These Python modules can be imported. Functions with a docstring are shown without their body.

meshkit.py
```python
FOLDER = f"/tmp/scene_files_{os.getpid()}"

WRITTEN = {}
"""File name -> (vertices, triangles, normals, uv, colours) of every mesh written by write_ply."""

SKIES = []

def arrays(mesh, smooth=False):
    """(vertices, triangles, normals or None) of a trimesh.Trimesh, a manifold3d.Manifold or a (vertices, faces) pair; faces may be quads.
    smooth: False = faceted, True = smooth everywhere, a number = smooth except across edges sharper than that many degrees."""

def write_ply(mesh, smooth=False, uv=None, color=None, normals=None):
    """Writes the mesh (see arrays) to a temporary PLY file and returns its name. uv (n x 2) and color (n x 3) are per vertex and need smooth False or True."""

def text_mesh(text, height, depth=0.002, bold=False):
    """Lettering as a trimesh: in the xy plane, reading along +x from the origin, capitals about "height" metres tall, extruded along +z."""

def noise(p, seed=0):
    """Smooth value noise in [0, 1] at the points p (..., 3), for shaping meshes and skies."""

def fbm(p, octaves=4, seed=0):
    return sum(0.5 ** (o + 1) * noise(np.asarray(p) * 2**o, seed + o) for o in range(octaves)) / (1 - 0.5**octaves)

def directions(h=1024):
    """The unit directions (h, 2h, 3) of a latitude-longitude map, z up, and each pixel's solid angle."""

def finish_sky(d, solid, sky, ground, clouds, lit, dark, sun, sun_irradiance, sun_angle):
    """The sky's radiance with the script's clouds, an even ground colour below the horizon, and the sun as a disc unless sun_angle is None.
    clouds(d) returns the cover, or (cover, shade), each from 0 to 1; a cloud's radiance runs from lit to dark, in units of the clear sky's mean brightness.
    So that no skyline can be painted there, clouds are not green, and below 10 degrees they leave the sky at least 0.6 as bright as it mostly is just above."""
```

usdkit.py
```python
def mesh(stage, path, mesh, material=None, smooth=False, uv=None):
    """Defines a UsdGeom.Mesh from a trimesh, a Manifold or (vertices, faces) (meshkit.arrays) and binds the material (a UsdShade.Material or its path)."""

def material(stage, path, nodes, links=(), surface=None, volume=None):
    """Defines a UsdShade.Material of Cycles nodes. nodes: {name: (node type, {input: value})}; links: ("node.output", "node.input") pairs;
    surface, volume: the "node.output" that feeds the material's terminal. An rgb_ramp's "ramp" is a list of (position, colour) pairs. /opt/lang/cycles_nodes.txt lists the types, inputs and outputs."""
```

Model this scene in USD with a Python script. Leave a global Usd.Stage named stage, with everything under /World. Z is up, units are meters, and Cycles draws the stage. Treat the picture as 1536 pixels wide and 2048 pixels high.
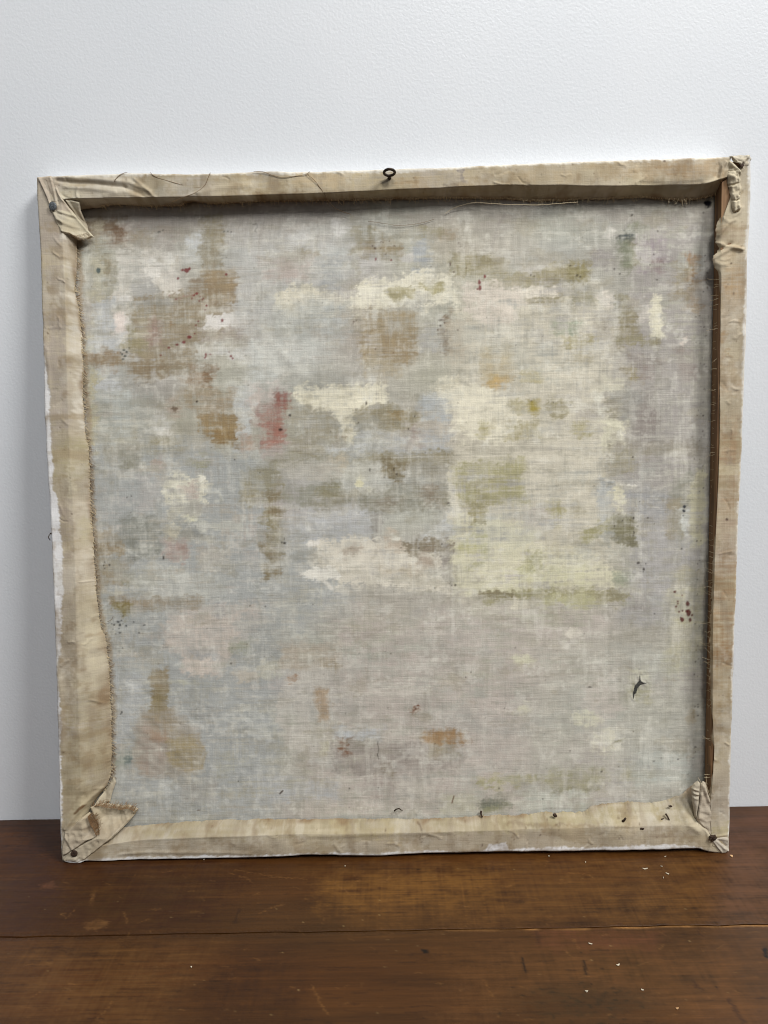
import math
import numpy as np
import trimesh
import usdkit
from pxr import Usd, UsdGeom, UsdLux, UsdShade, Sdf, Gf, Vt
from scipy.ndimage import gaussian_filter, map_coordinates
from scipy.spatial import Delaunay
import shapely
from shapely.geometry import Polygon

stage = Usd.Stage.CreateInMemory()
UsdGeom.SetStageUpAxis(stage, UsdGeom.Tokens.z)
UsdGeom.SetStageMetersPerUnit(stage, 1.0)
UsdGeom.Xform.Define(stage, '/World')
UsdGeom.Scope.Define(stage, '/World/Looks')

# ------------------------------------------------------------------ camera
PITCH, YAW, ROLL = .16938, -.01185, -.02498
CAM = np.array([.0074, -.71347, .42986])
FPX = 1536.0                                  # focal length in pixels of the 1536 px wide photograph


def cam_axes():
    cp, sp, cy, sy, cr, sr = math.cos(PITCH), math.sin(PITCH), math.cos(YAW), math.sin(YAW), math.cos(ROLL), math.sin(ROLL)
    fwd = np.array([sy * cp, cy * cp, -sp])
    right = np.array([cy, -sy, 0.])
    up = np.cross(right, fwd)
    return np.stack([right * cr + up * sr, up * cr - right * sr, fwd])


AX = cam_axes()
cam = UsdGeom.Camera.Define(stage, '/World/camera')
M = Gf.Matrix4d(1.0)
for i, v in enumerate((AX[0], AX[1], -AX[2], CAM)):
    M.SetRow(i, Gf.Vec4d(*map(float, v), 1.0 if i == 3 else 0.0))
cam.AddTransformOp().Set(M)
cam.CreateHorizontalApertureAttr(24.0)
cam.CreateVerticalApertureAttr(32.0)
cam.CreateFocalLengthAttr(24.0 * FPX / 1536)
cam.CreateClippingRangeAttr(Gf.Vec2f(0.02, 50))
cam.CreateExposureAttr(0.0)


# ------------------------------------------------------------------ lamps (an indoor close-up: two ceiling lamps, plus added unseen fill lights)
def rect_light(name, pos, target, w, h, intensity, color):
    l = UsdLux.RectLight.Define(stage, '/World/' + name)
    pos, target = np.array(pos, float), np.array(target, float)
    z = pos - target
    z /= np.linalg.norm(z)
    x = np.cross([0, 0, 1.], z)
    x /= np.linalg.norm(x)
    y = np.cross(z, x)
    m = Gf.Matrix4d(1.0)
    for i, v in enumerate((x, y, z, pos)):
        m.SetRow(i, Gf.Vec4d(*map(float, v), 1.0 if i == 3 else 0.0))
    l.AddTransformOp().Set(m)
    l.CreateWidthAttr(w)
    l.CreateHeightAttr(h)
    l.CreateIntensityAttr(intensity)
    l.CreateColorAttr(Gf.Vec3f(*color))
    return l


rect_light('ceiling_lamp', (1.65, -1.35, 2.5), (.1, 0, .3), .8, .8, 37.0, (1, .985, .96))
rect_light('ceiling_lamp_001', (.5, -2.3, 2.65), (0, 0, .3), .66, .66, 29.0, (1, .985, .97))
rect_light('added_fill', (.3, -2.9, 1.5), (0, 0, .4), 2.2, 1.6, .36, (.93, .97, 1))  # added soft fill from behind the camera, no real window
rect_light('added_overhead_fill', (.5, -1.55, 2.75), (.5, -1.54, 0), 3.0, 2.2, .7, (1, .99, .97))  # added overhead panel standing in for ceiling bounce
rect_light('added_fill_001', (-2.4, -1.6, 1.4), (0, 0, .3), 1.4, 1.5, 1.0, (.84, .92, 1))  # added bluish fill that brightens the left side, no real window

# ------------------------------------------------------------------ the leaning canvas' own frame
T = .018                                      # thickness of the stretcher
W, H, BASE, RY, SHEAR, SEAM = .61, .61083, .0574, .00369, .02109, .16871
_s = BASE / H
_c = math.sqrt(1 - _s * _s)
XR = np.array([math.cos(RY), -math.sin(RY), 0.])
UP = np.array([0, _s, _c])
UP = UP - XR * (UP @ XR)
UP /= np.linalg.norm(UP)
NN = np.cross(XR, UP)                         # towards the viewer
ORG = np.array([0, -BASE, 0.0])


def ray(px):
    px = np.atleast_2d(np.asarray(px, float))
    d = np.stack([(px[:, 0] - 768) / FPX, -(px[:, 1] - 1024) / FPX, np.ones(len(px))], 1)
    return d @ AX


def loc(px, N=T):
    """Pixel of the photograph -> (X, Y) on the plane that lies N above the canvas' front plane."""
    d = ray(px)
    N = np.broadcast_to(np.asarray(N, float), (len(d),))
    t = (((ORG - CAM) @ NN) + N) / (d @ NN)
    p = CAM + d * t[:, None] - ORG
    return np.stack([p @ XR, p @ UP], 1)


def on_table(px, z=0.0):
    d = ray(px)
    t = (z - CAM[2]) / d[:, 2]
    return (CAM + d * t[:, None])


def on_wall(px):
    d = ray(px)
    t = -CAM[1] / d[:, 1]
    return (CAM + d * t[:, None])


def lin(c):
    c = np.asarray(c, float) / 255
    return np.where(c <= .04045, c / 12.92, ((c + .055) / 1.055) ** 2.4)


rng = np.random.default_rng(7)


def field(shape, sx, sy, seed):
    g = gaussian_filter(np.random.default_rng(seed).standard_normal(shape), (sy, sx), mode='wrap')
    return g / g.std()


def sstep(a, b, x):
    t = np.clip((x - a) / (b - a), 0, 1)
    return t * t * (3 - 2 * t)


def seg_dist(P, poly, closed=False):
    poly = np.asarray(poly, float)
    if closed:
        poly = np.vstack([poly, poly[:1]])
    d = np.full(P.shape[:-1], 1e9)
    for a, b in zip(poly[:-1], poly[1:]):
        ab = b - a
        t = np.clip(((P - a) @ ab) / max(ab @ ab, 1e-18), 0, 1)
        d = np.minimum(d, np.linalg.norm(P - a - t[..., None] * ab, axis=-1))
    return d


class Stain:
    """A sheet of base colours in a surface's own metres; strokes are traced in pixels through 'to'."""

    def __init__(self, x0, x1, y0, y1, res, to, base, seed, pxm):
        self.x0, self.y0, self.res, self.to, self.pxm = x0, y0, res, to, pxm
        self.nx, self.ny = int((x1 - x0) / res) + 1, int((y1 - y0) / res) + 1
        sh = (self.ny, self.nx)
        self.a = np.empty(sh + (3,))
        self.a[:] = lin(base)
        self.ragged = False
        k = .0005 / res
        self.wx = .6 * field(sh, 3 * k, 2 * k, seed) + .6 * field(sh, 9 * k, 7 * k, seed + 1) + .5 * field(sh, 30 * k, 22 * k, seed + 2)
        self.wy = .6 * field(sh, 3 * k, 2 * k, seed + 3) + .5 * field(sh, 9 * k, 7 * k, seed + 4) + .4 * field(sh, 30 * k, 22 * k, seed + 5)
        self.wx += .6 * field(sh, 1.3 * k, .8 * k, seed + 9)
        self.wy += .6 * field(sh, 1.3 * k, .8 * k, seed + 10)
        self.streak = .35 * field(sh, 2.5 * k, 1.6 * k, seed + 11) + .6 * field(sh, 26 * k, .9 * k, seed + 6) + .4 * field(sh, .9 * k, 20 * k, seed + 7) + .6 * field(sh, 9 * k, 5 * k, seed + 8)

    def grid(self, lo, hi):
        i0, j0 = max(int((lo[0] - self.x0) / self.res), 0), max(int((lo[1] - self.y0) / self.res), 0)
        i1, j1 = min(int((hi[0] - self.x0) / self.res) + 2, self.nx), min(int((hi[1] - self.y0) / self.res) + 2, self.ny)
        if i1 <= i0 or j1 <= j0:
            return None
        X, Y = np.meshgrid(self.x0 + self.res * np.arange(i0, i1), self.y0 + self.res * np.arange(j0, j1))
        return slice(j0, j1), slice(i0, i1), X, Y

    def put(self, kind, pts, col, a, soft, rough, streak, r=None, mode='mix'):
        m = self.pxm
        a = min(a * (1.25 if self.ragged else 1), .95)
        L = self.to(pts)
        pad = (soft + 3 * rough + (0 if r is None else np.max(r))) * m
        g = self.grid(L.min(0) - pad, L.max(0) + pad)
        if g is None:
            return
        J, I, X, Y = g
        P = np.stack([X + rough * m * self.wx[J, I] * .6, Y + rough * m * self.wy[J, I] * .6], -1)
        if kind == 'e':
            q = (P - L[0]) / (np.asarray(r) * m)
            d = (np.linalg.norm(q, axis=-1) - 1) * min(r) * m
        elif kind == 'p':
            d = seg_dist(P, L, True)
            d = np.where(shapely.contains_xy(Polygon(L), P[..., 0], P[..., 1]), -d, d)
        else:
            d = seg_dist(P, L) - r * m
        al = a * (1 - sstep(-soft * m, soft * m, d))
        if streak:
            al = np.clip(al * (1 + streak * self.streak[J, I]), 0, 1)
        al = al[..., None]
        c = lin(col)
        if mode == 'mul':
            self.a[J, I] *= 1 - al + al * c
        else:
            self.a[J, I] = self.a[J, I] * (1 - al) + al * c

    def dabs(self, pts, col, a, n_px=13):
        """Ragged dry-brush dabs along the rim of a stroke."""
        ring = np.vstack([pts, pts[:1]])
        g = np.random.default_rng(int(abs(np.sum(pts)) * 10) % 999983)
        for p, q in zip(ring[:-1], ring[1:]):
            for _ in range(int(np.linalg.norm(q - p) / n_px + g.random())):
                c = p + (q - p) * g.random() + g.normal(0, 5, 2)
                w = g.uniform(3, 12)
                self.put('e', [tuple(c)], col, a * g.uniform(.2, .65), 2.0, 4, .5, (w, w * g.uniform(.25, .8)))

    def e(self, x, y, rx, ry, col, a=.6, soft=None, rough=5, streak=.4):
        self.put('e', [(x, y)], col, a, .35 * min(rx, ry) + 1 if soft is None else soft, rough, streak, (rx, ry))
        if self.ragged and min(rx, ry) > 6.5:
            th = np.arange(10) * .628
            self.dabs(np.stack([x + rx * np.cos(th), y + ry * np.sin(th)], 1), col, a)

    def b(self, x0, y0, x1, y1, col, a=.6, soft=6, rough=7, streak=.42):
        self.p([(x0, y0), (x1, y0), (x1, y1), (x0, y1)], col, a, soft, rough, streak)

    def p(self, pts, col, a=.6, soft=5, rough=7, streak=.4):
        self.put('p', pts, col, a, soft, rough, streak)
        if self.ragged and soft < 14:
            self.dabs(np.asarray(pts, float), col, a)

    def l(self, pts, w, col, a=.8, soft=1.5, rough=1, streak=0):
        self.put('l', pts, col, a, soft, rough, streak, w)

    def dots(self, s, col, a=.85):
        for q in s.split():
            v = [float(z) for z in q.split(',')]
            self.e(v[0], v[1], v[2], v[3] if len(v) > 3 else v[2], col, a, soft=1.2, rough=.8, streak=0)

    def at(self, X, Y):
        c = [(np.asarray(Y) - self.y0) / self.res, (np.asarray(X) - self.x0) / self.res]
        return np.stack([map_coordinates(self.a[..., k], c, order=1, mode='nearest') for k in range(3)], -1)


# ------------------------------------------------------------------ materials
def principled(name, color=None, rough=.8, nodes=None, links=None, **kw):
    n = {'p': ('principled_bsdf', {**({'base_color': color} if color is not None else {}), 'roughness': rough, **kw})}
    n.update(nodes or {})
    return usdkit.material(stage, '/World/Looks/' + name, n, links or [], surface='p.BSDF')


def cloth_material(name, weave=.16, bump=.5, rough=.92):
    # base colour is the mesh's own stain colour; fine threads run along X and Y in the cloth's own space
    return principled(name, rough=rough, specular_ior_level=.12, nodes={
        'tint': ('attribute', {'attribute': 'tint'}), 'tc': ('texture_coordinate', {}),
        'mh': ('mapping', {'scale': (55, 1500, 50)}), 'mv': ('mapping', {'scale': (1500, 70, 50)}),
        'mh2': ('mapping', {'scale': (20, 640, 30)}),
        'nh': ('noise_texture', {'scale': 1.0, 'detail': 1.5}), 'nv': ('noise_texture', {'scale': 1.0, 'detail': 1.5}),
        'nh2': ('noise_texture', {'scale': 1.0, 'detail': 2.0}),
        'fine': ('noise_texture', {'scale': 800.0, 'detail': 2.0}),
        's1': ('math', {'math_type': 'add'}), 's2': ('math', {'math_type': 'add'}), 's3': ('math', {'math_type': 'add'}),
        'mr': ('map_range', {'from_min': 1.35, 'from_max': 2.65, 'to_min': 1 - 1.5 * weave, 'to_max': 1 + 1.1 * weave}),
        'mul': ('mix', {'mix_type': 'multiply', 'fac': 1.0}),
        'bp': ('bump', {'strength': bump, 'distance': .0006}),
    }, links=[('tc.object', 'mh.vector'), ('tc.object', 'mv.vector'), ('tc.object', 'mh2.vector'), ('tc.object', 'fine.vector'),
              ('mh.vector', 'nh.vector'), ('mv.vector', 'nv.vector'), ('mh2.vector', 'nh2.vector'),
              ('nh.fac', 's1.value1'), ('nv.fac', 's1.value2'), ('s1.value', 's2.value1'), ('nh2.fac', 's2.value2'),
              ('s2.value', 's3.value1'), ('fine.fac', 's3.value2'), ('s3.value', 'mr.value'),
              ('tint.color', 'mul.color1'), ('mr.result', 'mul.color2'), ('mul.color', 'p.base_color'),
              ('s3.value', 'bp.height'), ('bp.normal', 'p.normal')])


canvas_mat = cloth_material('canvas_cloth', .05, .25)
flap_mat = cloth_material('flap_cloth', .02, .2, .8)
thread_mat = principled('thread', lin((222, 206, 172)), .9, specular_ior_level=.1)
brown_thread_mat = principled('brown_thread', lin((142, 114, 84)), .9, specular_ior_level=.1)
loose_mat = principled('loose_thread', lin((120, 98, 72)), .8, specular_ior_level=.2)
wood_mat = principled('stretcher_wood', rough=.75, nodes={
    'tc': ('texture_coordinate', {}), 'm': ('mapping', {'scale': (260, 14, 260)}), 'n': ('noise_texture', {'scale': 1., 'detail': 4., 'distortion': .6}),
    'r': ('rgb_ramp', {'ramp': [(.25, tuple(lin((84, 58, 36)))), (.5, tuple(lin((122, 91, 60)))), (.75, tuple(lin((150, 116, 80))))]}),
    'b': ('bump', {'strength': .4, 'distance': .0005})},
    links=[('tc.object', 'm.vector'), ('m.vector', 'n.vector'), ('n.fac', 'r.fac'), ('r.color', 'p.base_color'), ('n.fac', 'b.height'), ('b.normal', 'p.normal')])
wood_h_mat = principled('stretcher_wood_across', rough=.75, nodes={
    'tc': ('texture_coordinate', {}), 'm': ('mapping', {'scale': (14, 260, 260)}), 'n': ('noise_texture', {'scale': 1., 'detail': 4., 'distortion': .6}),
    'r': ('rgb_ramp', {'ramp': [(.25, tuple(lin((84, 58, 36)))), (.5, tuple(lin((122, 91, 60)))), (.75, tuple(lin((150, 116, 80))))]})},
    links=[('tc.object', 'm.vector'), ('m.vector', 'n.vector'), ('n.fac', 'r.fac'), ('r.color', 'p.base_color')])
iron_mat = principled('dark_iron', rough=.45, metallic=.7, nodes={
    'n': ('noise_texture', {'scale': 900., 'detail': 3.}), 'tc': ('texture_coordinate', {}),
    'r': ('rgb_ramp', {'ramp': [(.35, (.028, .022, .018)), (.65, (.07, .05, .035))]})},
    links=[('tc.object', 'n.vector'), ('n.fac', 'r.fac'), ('r.color', 'p.base_color')])
rust_mat = principled('rusty_iron', rough=.8, metallic=.2, nodes={
    'n': ('noise_texture', {'scale': 1200., 'detail': 3.}), 'tc': ('texture_coordinate', {}),
    'r': ('rgb_ramp', {'ramp': [(.35, (.018, .011, .008)), (.65, (.075, .04, .022))]})},
    links=[('tc.object', 'n.vector'), ('n.fac', 'r.fac'), ('r.color', 'p.base_color')])
zinc_mat = principled('dull_zinc', rough=.6, metallic=.4, nodes={
    'n': ('noise_texture', {'scale': 900., 'detail': 3.}), 'tc': ('texture_coordinate', {}),
    'r': ('rgb_ramp', {'ramp': [(.35, (.06, .068, .075)), (.65, (.2, .215, .23))]})},
    links=[('tc.object', 'n.vector'), ('n.fac', 'r.fac'), ('r.color', 'p.base_color')])
flake_mat = principled('pale_flake', lin((206, 196, 174)), .7)
flake_tan_mat = principled('tan_flake', lin((205, 165, 120)), .7)
wall_mat = principled('wall_paint', rough=.34, specular_ior_level=.5, nodes={
    'g': ('geometry', {}), 'n': ('noise_texture', {'scale': 420., 'detail': 2.0, 'roughness': .45, 'distortion': .35}),
    'n2': ('noise_texture', {'scale': 95., 'detail': 1.0}), 'n3': ('noise_texture', {'scale': 5., 'detail': 2.0}),
    'k': ('math', {'math_type': 'multiply_add', 'value2': .22}),
    'r': ('rgb_ramp', {'ramp': [(.3, (.755, .787, .825)), (.7, (.785, .812, .845))]}),
    'b': ('bump', {'strength': .2, 'distance': .0009})},
    links=[('g.position', 'n.vector'), ('g.position', 'n2.vector'), ('g.position', 'n3.vector'), ('n3.fac', 'r.fac'), ('r.color', 'p.base_color'),
           ('n2.fac', 'k.value1'), ('n.fac', 'k.value3'), ('k.value', 'b.height'), ('b.normal', 'p.normal')])
table_mat = principled('table_wood', rough=.42, specular_ior_level=.3, nodes={
    'tint': ('attribute', {'attribute': 'tint'}), 'g': ('geometry', {}),
    'm': ('mapping', {'scale': (10, 260, 20)}), 'n': ('noise_texture', {'scale': 1., 'detail': 5., 'roughness': .6, 'distortion': .4}),
    'mf': ('mapping', {'scale': (60, 1500, 60)}), 'nf': ('noise_texture', {'scale': 1., 'detail': 2.}),
    'ng': ('noise_texture', {'scale': 16., 'detail': 4., 'roughness': .6}),
    'a': ('math', {'math_type': 'multiply_add', 'value2': .5}),
    'mr': ('map_range', {'from_min': .45, 'from_max': 1.05, 'to_min': .74, 'to_max': 1.26}),
    'mul': ('mix', {'mix_type': 'multiply', 'fac': 1.0}),
    'rr': ('map_range', {'from_min': .3, 'from_max': .7, 'to_min': .34, 'to_max': .56}),
    'b': ('bump', {'strength': .18, 'distance': .0006})},
    links=[('g.position', 'm.vector'), ('m.vector', 'n.vector'), ('g.position', 'mf.vector'), ('mf.vector', 'nf.vector'), ('g.position', 'ng.vector'),
           ('nf.fac', 'a.value1'), ('n.fac', 'a.value3'), ('a.value', 'mr.value'), ('tint.color', 'mul.color1'), ('mr.result', 'mul.color2'),
           ('mul.color', 'p.base_color'), ('ng.fac', 'rr.value'), ('rr.result', 'p.roughness'), ('a.value', 'b.height'), ('b.normal', 'p.normal')])


# ------------------------------------------------------------------ prims
used = {}


def path_for(parent, name):
    k = used.get((parent, name), 0)
    used[(parent, name)] = k + 1
    return f'{parent}/{name}' + (f'_{k:03d}' if k else '')


def mesh(name, m, mat, parent='/World', tint=None, smooth=True, **data):
    p = path_for(parent, name)
    u = usdkit.mesh(stage, p, m, mat, smooth=smooth)
    if tint is not None:
        UsdGeom.PrimvarsAPI(u).CreatePrimvar('tint', Sdf.ValueTypeNames.Color3fArray, 'vertex').Set(Vt.Vec3fArray.FromNumpy(np.asarray(tint, np.float32)))
    for k, v in data.items():
        u.GetPrim().SetCustomDataByKey(k, v)
    return p


def thing(name, label=None, category=None, kind=None, group=None):
    p = path_for('/World', name)
    x = UsdGeom.Xform.Define(stage, p)
    for k, v in (('label', label), ('category', category), ('kind', kind), ('group', group)):
        if v:
            x.GetPrim().SetCustomDataByKey(k, v)
    return p, x


def quads(nu, nv):
    i = np.arange((nu) * (nv)).reshape(nu, nv)
    return np.stack([i[:-1, :-1], i[1:, :-1], i[1:, 1:], i[:-1, 1:]], -1).reshape(-1, 4)


def tube(pts, r, sides=5, taper=1.0):
    pts = np.asarray(pts, float)
    r = np.linspace(r, r * taper, len(pts))
    tg = np.gradient(pts, axis=0)
    tg /= np.linalg.norm(tg, axis=1, keepdims=True) + 1e-12
    ref = np.array([.31, .17, .93])
    a = np.cross(tg, ref)
    a /= np.linalg.norm(a, axis=1, keepdims=True) + 1e-12
    b = np.cross(tg, a)
    th = np.arange(sides) * 2 * np.pi / sides
    v = pts[:, None] + r[:, None, None] * (np.cos(th)[None, :, None] * a[:, None] + np.sin(th)[None, :, None] * b[:, None])
    n = len(pts)
    f = []
    for i in range(n - 1):
        for k in range(sides):
            k2 = (k + 1) % sides
            f += [(i * sides + k, i * sides + k2, (i + 1) * sides + k2), (i * sides + k, (i + 1) * sides + k2, (i + 1) * sides + k)]
    for k in range(1, sides - 1):
        f += [(0, k + 1, k), ((n - 1) * sides, (n - 1) * sides + k, (n - 1) * sides + k + 1)]
    return trimesh.Trimesh(v.reshape(-1, 3), np.array(f), process=False)


def smooth_line(pts, n):
    pts = np.asarray(pts, float)
    d = np.concatenate([[0], np.cumsum(np.linalg.norm(np.diff(pts, axis=0), axis=1))])
    from scipy.interpolate import PchipInterpolator
    q = np.linspace(0, d[-1], n)
    return PchipInterpolator(d, pts)(q)


# ================================================================== THE SETTING
# wall: one slab, its painted face on y = 0
wb = trimesh.creation.box((3.2, .1, 2.6))
wb.apply_translation((0, .05, .9))
mesh('wall', wb, wall_mat, smooth=False, label='white painted wall with orange peel texture behind the leaning canvas', category='wall', kind='structure')
# table: two boards with a joint between them
TS = Stain(-.62, .62, -.37, .0, .0006, lambda p: on_table(p)[:, :2], (72, 43, 19), 100, .00047)
_sh = TS.a.shape[:2]
_g = .55 * field(_sh, 90, 3, 201) + .5 * field(_sh, 160, 14, 202) + .35 * field(_sh, 25, 1.2, 203) + .35 * field(_sh, 40, 30, 204)
TS.a *= np.clip(1 + .15 * _g, .45, 1.7)[..., None]
_h = field(_sh, 120, 40, 205)[..., None]
TS.a *= 1 + np.array([.05, -.02, -.10]) * _h
t = TS
# redder, darker run under the canvas; paler worn bands; wall sheen and light painted in at the back corners
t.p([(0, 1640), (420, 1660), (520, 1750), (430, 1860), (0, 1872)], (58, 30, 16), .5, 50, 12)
t.p([(0, 1640), (118, 1640), (118, 1800), (0, 1840)], (66, 40, 32), .45, 40, 10)  # purplish reflection of the wall, painted into the back left corner
t.p([(600, 1730), (1536, 1700), (1536, 1840), (700, 1856)], (104, 68, 34), .5, 40, 12)
t.p([(640, 1760), (1000, 1745), (1000, 1800), (640, 1820)], (120, 80, 38), .5, 30, 12)
t.p([(1440, 1640), (1536, 1620), (1536, 1840), (1420, 1845)], (92, 58, 44), .4, 40, 8)  # lighter right end: light and wall sheen painted into the wood colour
t.p([(0, 1890), (420, 1885), (380, 2048), (0, 2048)], (100, 66, 36), .5, 50, 12)
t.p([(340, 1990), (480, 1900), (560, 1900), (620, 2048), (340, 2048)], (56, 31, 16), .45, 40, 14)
t.p([(900, 1900), (1536, 1870), (1536, 2048), (900, 2048)], (100, 64, 36), .45, 60, 14)
t.p([(1060, 1860), (1330, 1860), (1310, 1900), (1090, 1905)], (100, 58, 40), .35, 15, 8)
# dark band under the joint on the left, fine grain cracks
for y0, dx in ((1650, 0), (1662, 40), (1673, 10), (1684, 60), (1692, 5), (1700, 30)):
    t.l([(0 + dx, y0), (60 + dx, y0 + 1), (125, y0 - 1)], 1.0, (24, 10, 8), .6, 1.6, 2)
r_ = np.random.default_rng(31)
for i in range(420):                                   # short dark pores and streaks along the grain
    x, y = r_.uniform(-20, 1556), r_.uniform(1640, 2048)
    ln = r_.uniform(6, 46)
    t.l([(x, y), (x + ln, y - ln * .014 + r_.normal(0, .5))], r_.uniform(.4, 1.0), (30, 14, 8), r_.uniform(.2, .6), 1.2, 1.2)
for i in range(150):                                   # pale rubs and fine scratches
    x, y = r_.uniform(0, 1536), r_.uniform(1735, 2040)
    a_, ln = r_.normal(0, .6), r_.uniform(4, 22)
    t.l([(x, y), (x + ln * math.cos(a_), y + ln * .6 * math.sin(a_))], r_.uniform(.4, .8), (158, 112, 70), r_.uniform(.1, .32), 1.0, 1.6)
for i in range(45):
    x, y = r_.uniform(0, 1536), r_.uniform(1735, 2045)
    t.e(x, y, r_.uniform(.8, 1.5), r_.uniform(.6, 1.0), (190, 160, 120), r_.uniform(.25, .6), .8, .6, 0)
# larger scuffs
t.p([(180, 1780), (192, 1784), (190, 1812), (180, 1806)], (112, 76, 46), .4, 3, 5)
t.p([(172, 1845), (200, 1838), (222, 1844), (205, 1856), (180, 1858)], (112, 76, 46), .42, 3, 6)
t.p([(75, 1770), (105, 1764), (108, 1776), (80, 1780)], (112, 72, 56), .45, 4, 4)
for pl in ([(248, 1824), (254, 1848)], [(140, 1832), (150, 1815)], [(270, 1846), (300, 1838)], [(300, 1820), (322, 1816)], [(520, 1826), (545, 1816), (565, 1810)],
           [(470, 1740), (540, 1752), (610, 1758)], [(640, 1846), (648, 1836)], [(455, 1745), (480, 1752), (505, 1766)], [(670, 1765), (705, 1796)],
           [(770, 1760), (795, 1748)], [(1120, 1758), (1118, 1768)], [(1010, 1775), (1020, 1770)], [(1090, 1735), (1096, 1722)], [(1140, 1745), (1170, 1748), (1190, 1756)],
           [(1145, 1876), (1158, 1898)], [(1130, 1900), (1146, 1914)], [(965, 1958), (985, 1992)], [(700, 1775), (712, 1760)], [(620, 1970), (632, 1985), (655, 2030)], [(200, 2035), (225, 2000)]):
    t.l(pl, .6, (150, 104, 62), .4, 1.2, 2.5)
# dark ink-like strokes, blots and the blackened patch near the front edge
INK = (18, 11, 8)
t.l([(1044, 1915), (1046, 1927), (1051, 1944)], 2.0, INK, .8, 1.6, 1.2)
t.l([(1168, 1922), (1170, 1936), (1173, 1949)], 2.2, INK, .8, 1.6, 1.2)
t.p([(842, 1898), (856, 1899), (855, 1905), (846, 1907)], (24, 16, 12), .85, 1.6, 1)
t.p([(1526, 1898), (1536, 1894), (1536, 1918), (1528, 1914)], INK, .8, 2, 1.5)
t.dots('1163,1905,2,1.4 1205,1937,3,1.6 1025,1975,3,1.4 1045,1991,3,1.4 1183,1968,1.6 971,1810,1.6,1 836,1739,3,1.6 1419,1744,1.6 1432,1974,1.4 104,1879,1.6,1 139,1998,2,1.4', INK, .75)
for i in range(64):
    x, y = r_.normal(1180, 52), r_.normal(2000, 20)
    a_, ln = r_.normal(-.2, .7), r_.uniform(3, 12)
    t.l([(x, y), (x + ln * math.cos(a_), y + ln * .6 * math.sin(a_))], r_.uniform(.7, 2.2), (26, 25, 17), r_.uniform(.25, .6), 2.2, 2.5)
t.e(1170, 2010, 95, 30, (38, 32, 20), .4, 26, 10)
t.l([(1072, 1858), (1078, 1885)], 4, (44, 22, 14), .45, 3, 2)
t.l([(1398, 1858), (1396, 1866), (1408, 1874)], 1, (44, 22, 14), .6, 1.5, 1)
t.l([(1455, 1998), (1470, 2020), (1482, 2045)], 3, (36, 16, 12), .55, 2, 3)
t.l([(1384, 1966), (1400, 1978)], 2.5, (36, 16, 12), .5, 2, 3)
t.l([(480, 1820), (473, 1845)], 3, (34, 16, 10), .5, 3, 2)
for x, y in ((815, 1908), (210, 1992), (300, 1950), (430, 1932), (60, 1900), (130, 1912), (240, 1888), (520, 1985)):
    t.l([(x, y), (x + 38, y - 1), (x + 85, y + 1)], 2.4, (40, 20, 12), .35, 3, 4)
TS.a *= np.array([.88, .9, .72])
table, _ = thing('table', 'dark brown worn wooden table top of two boards below the canvas', 'table')
xs = np.concatenate([[-.95, -.75], np.linspace(-.6, .6, 800), [.75, .95]])


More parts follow.
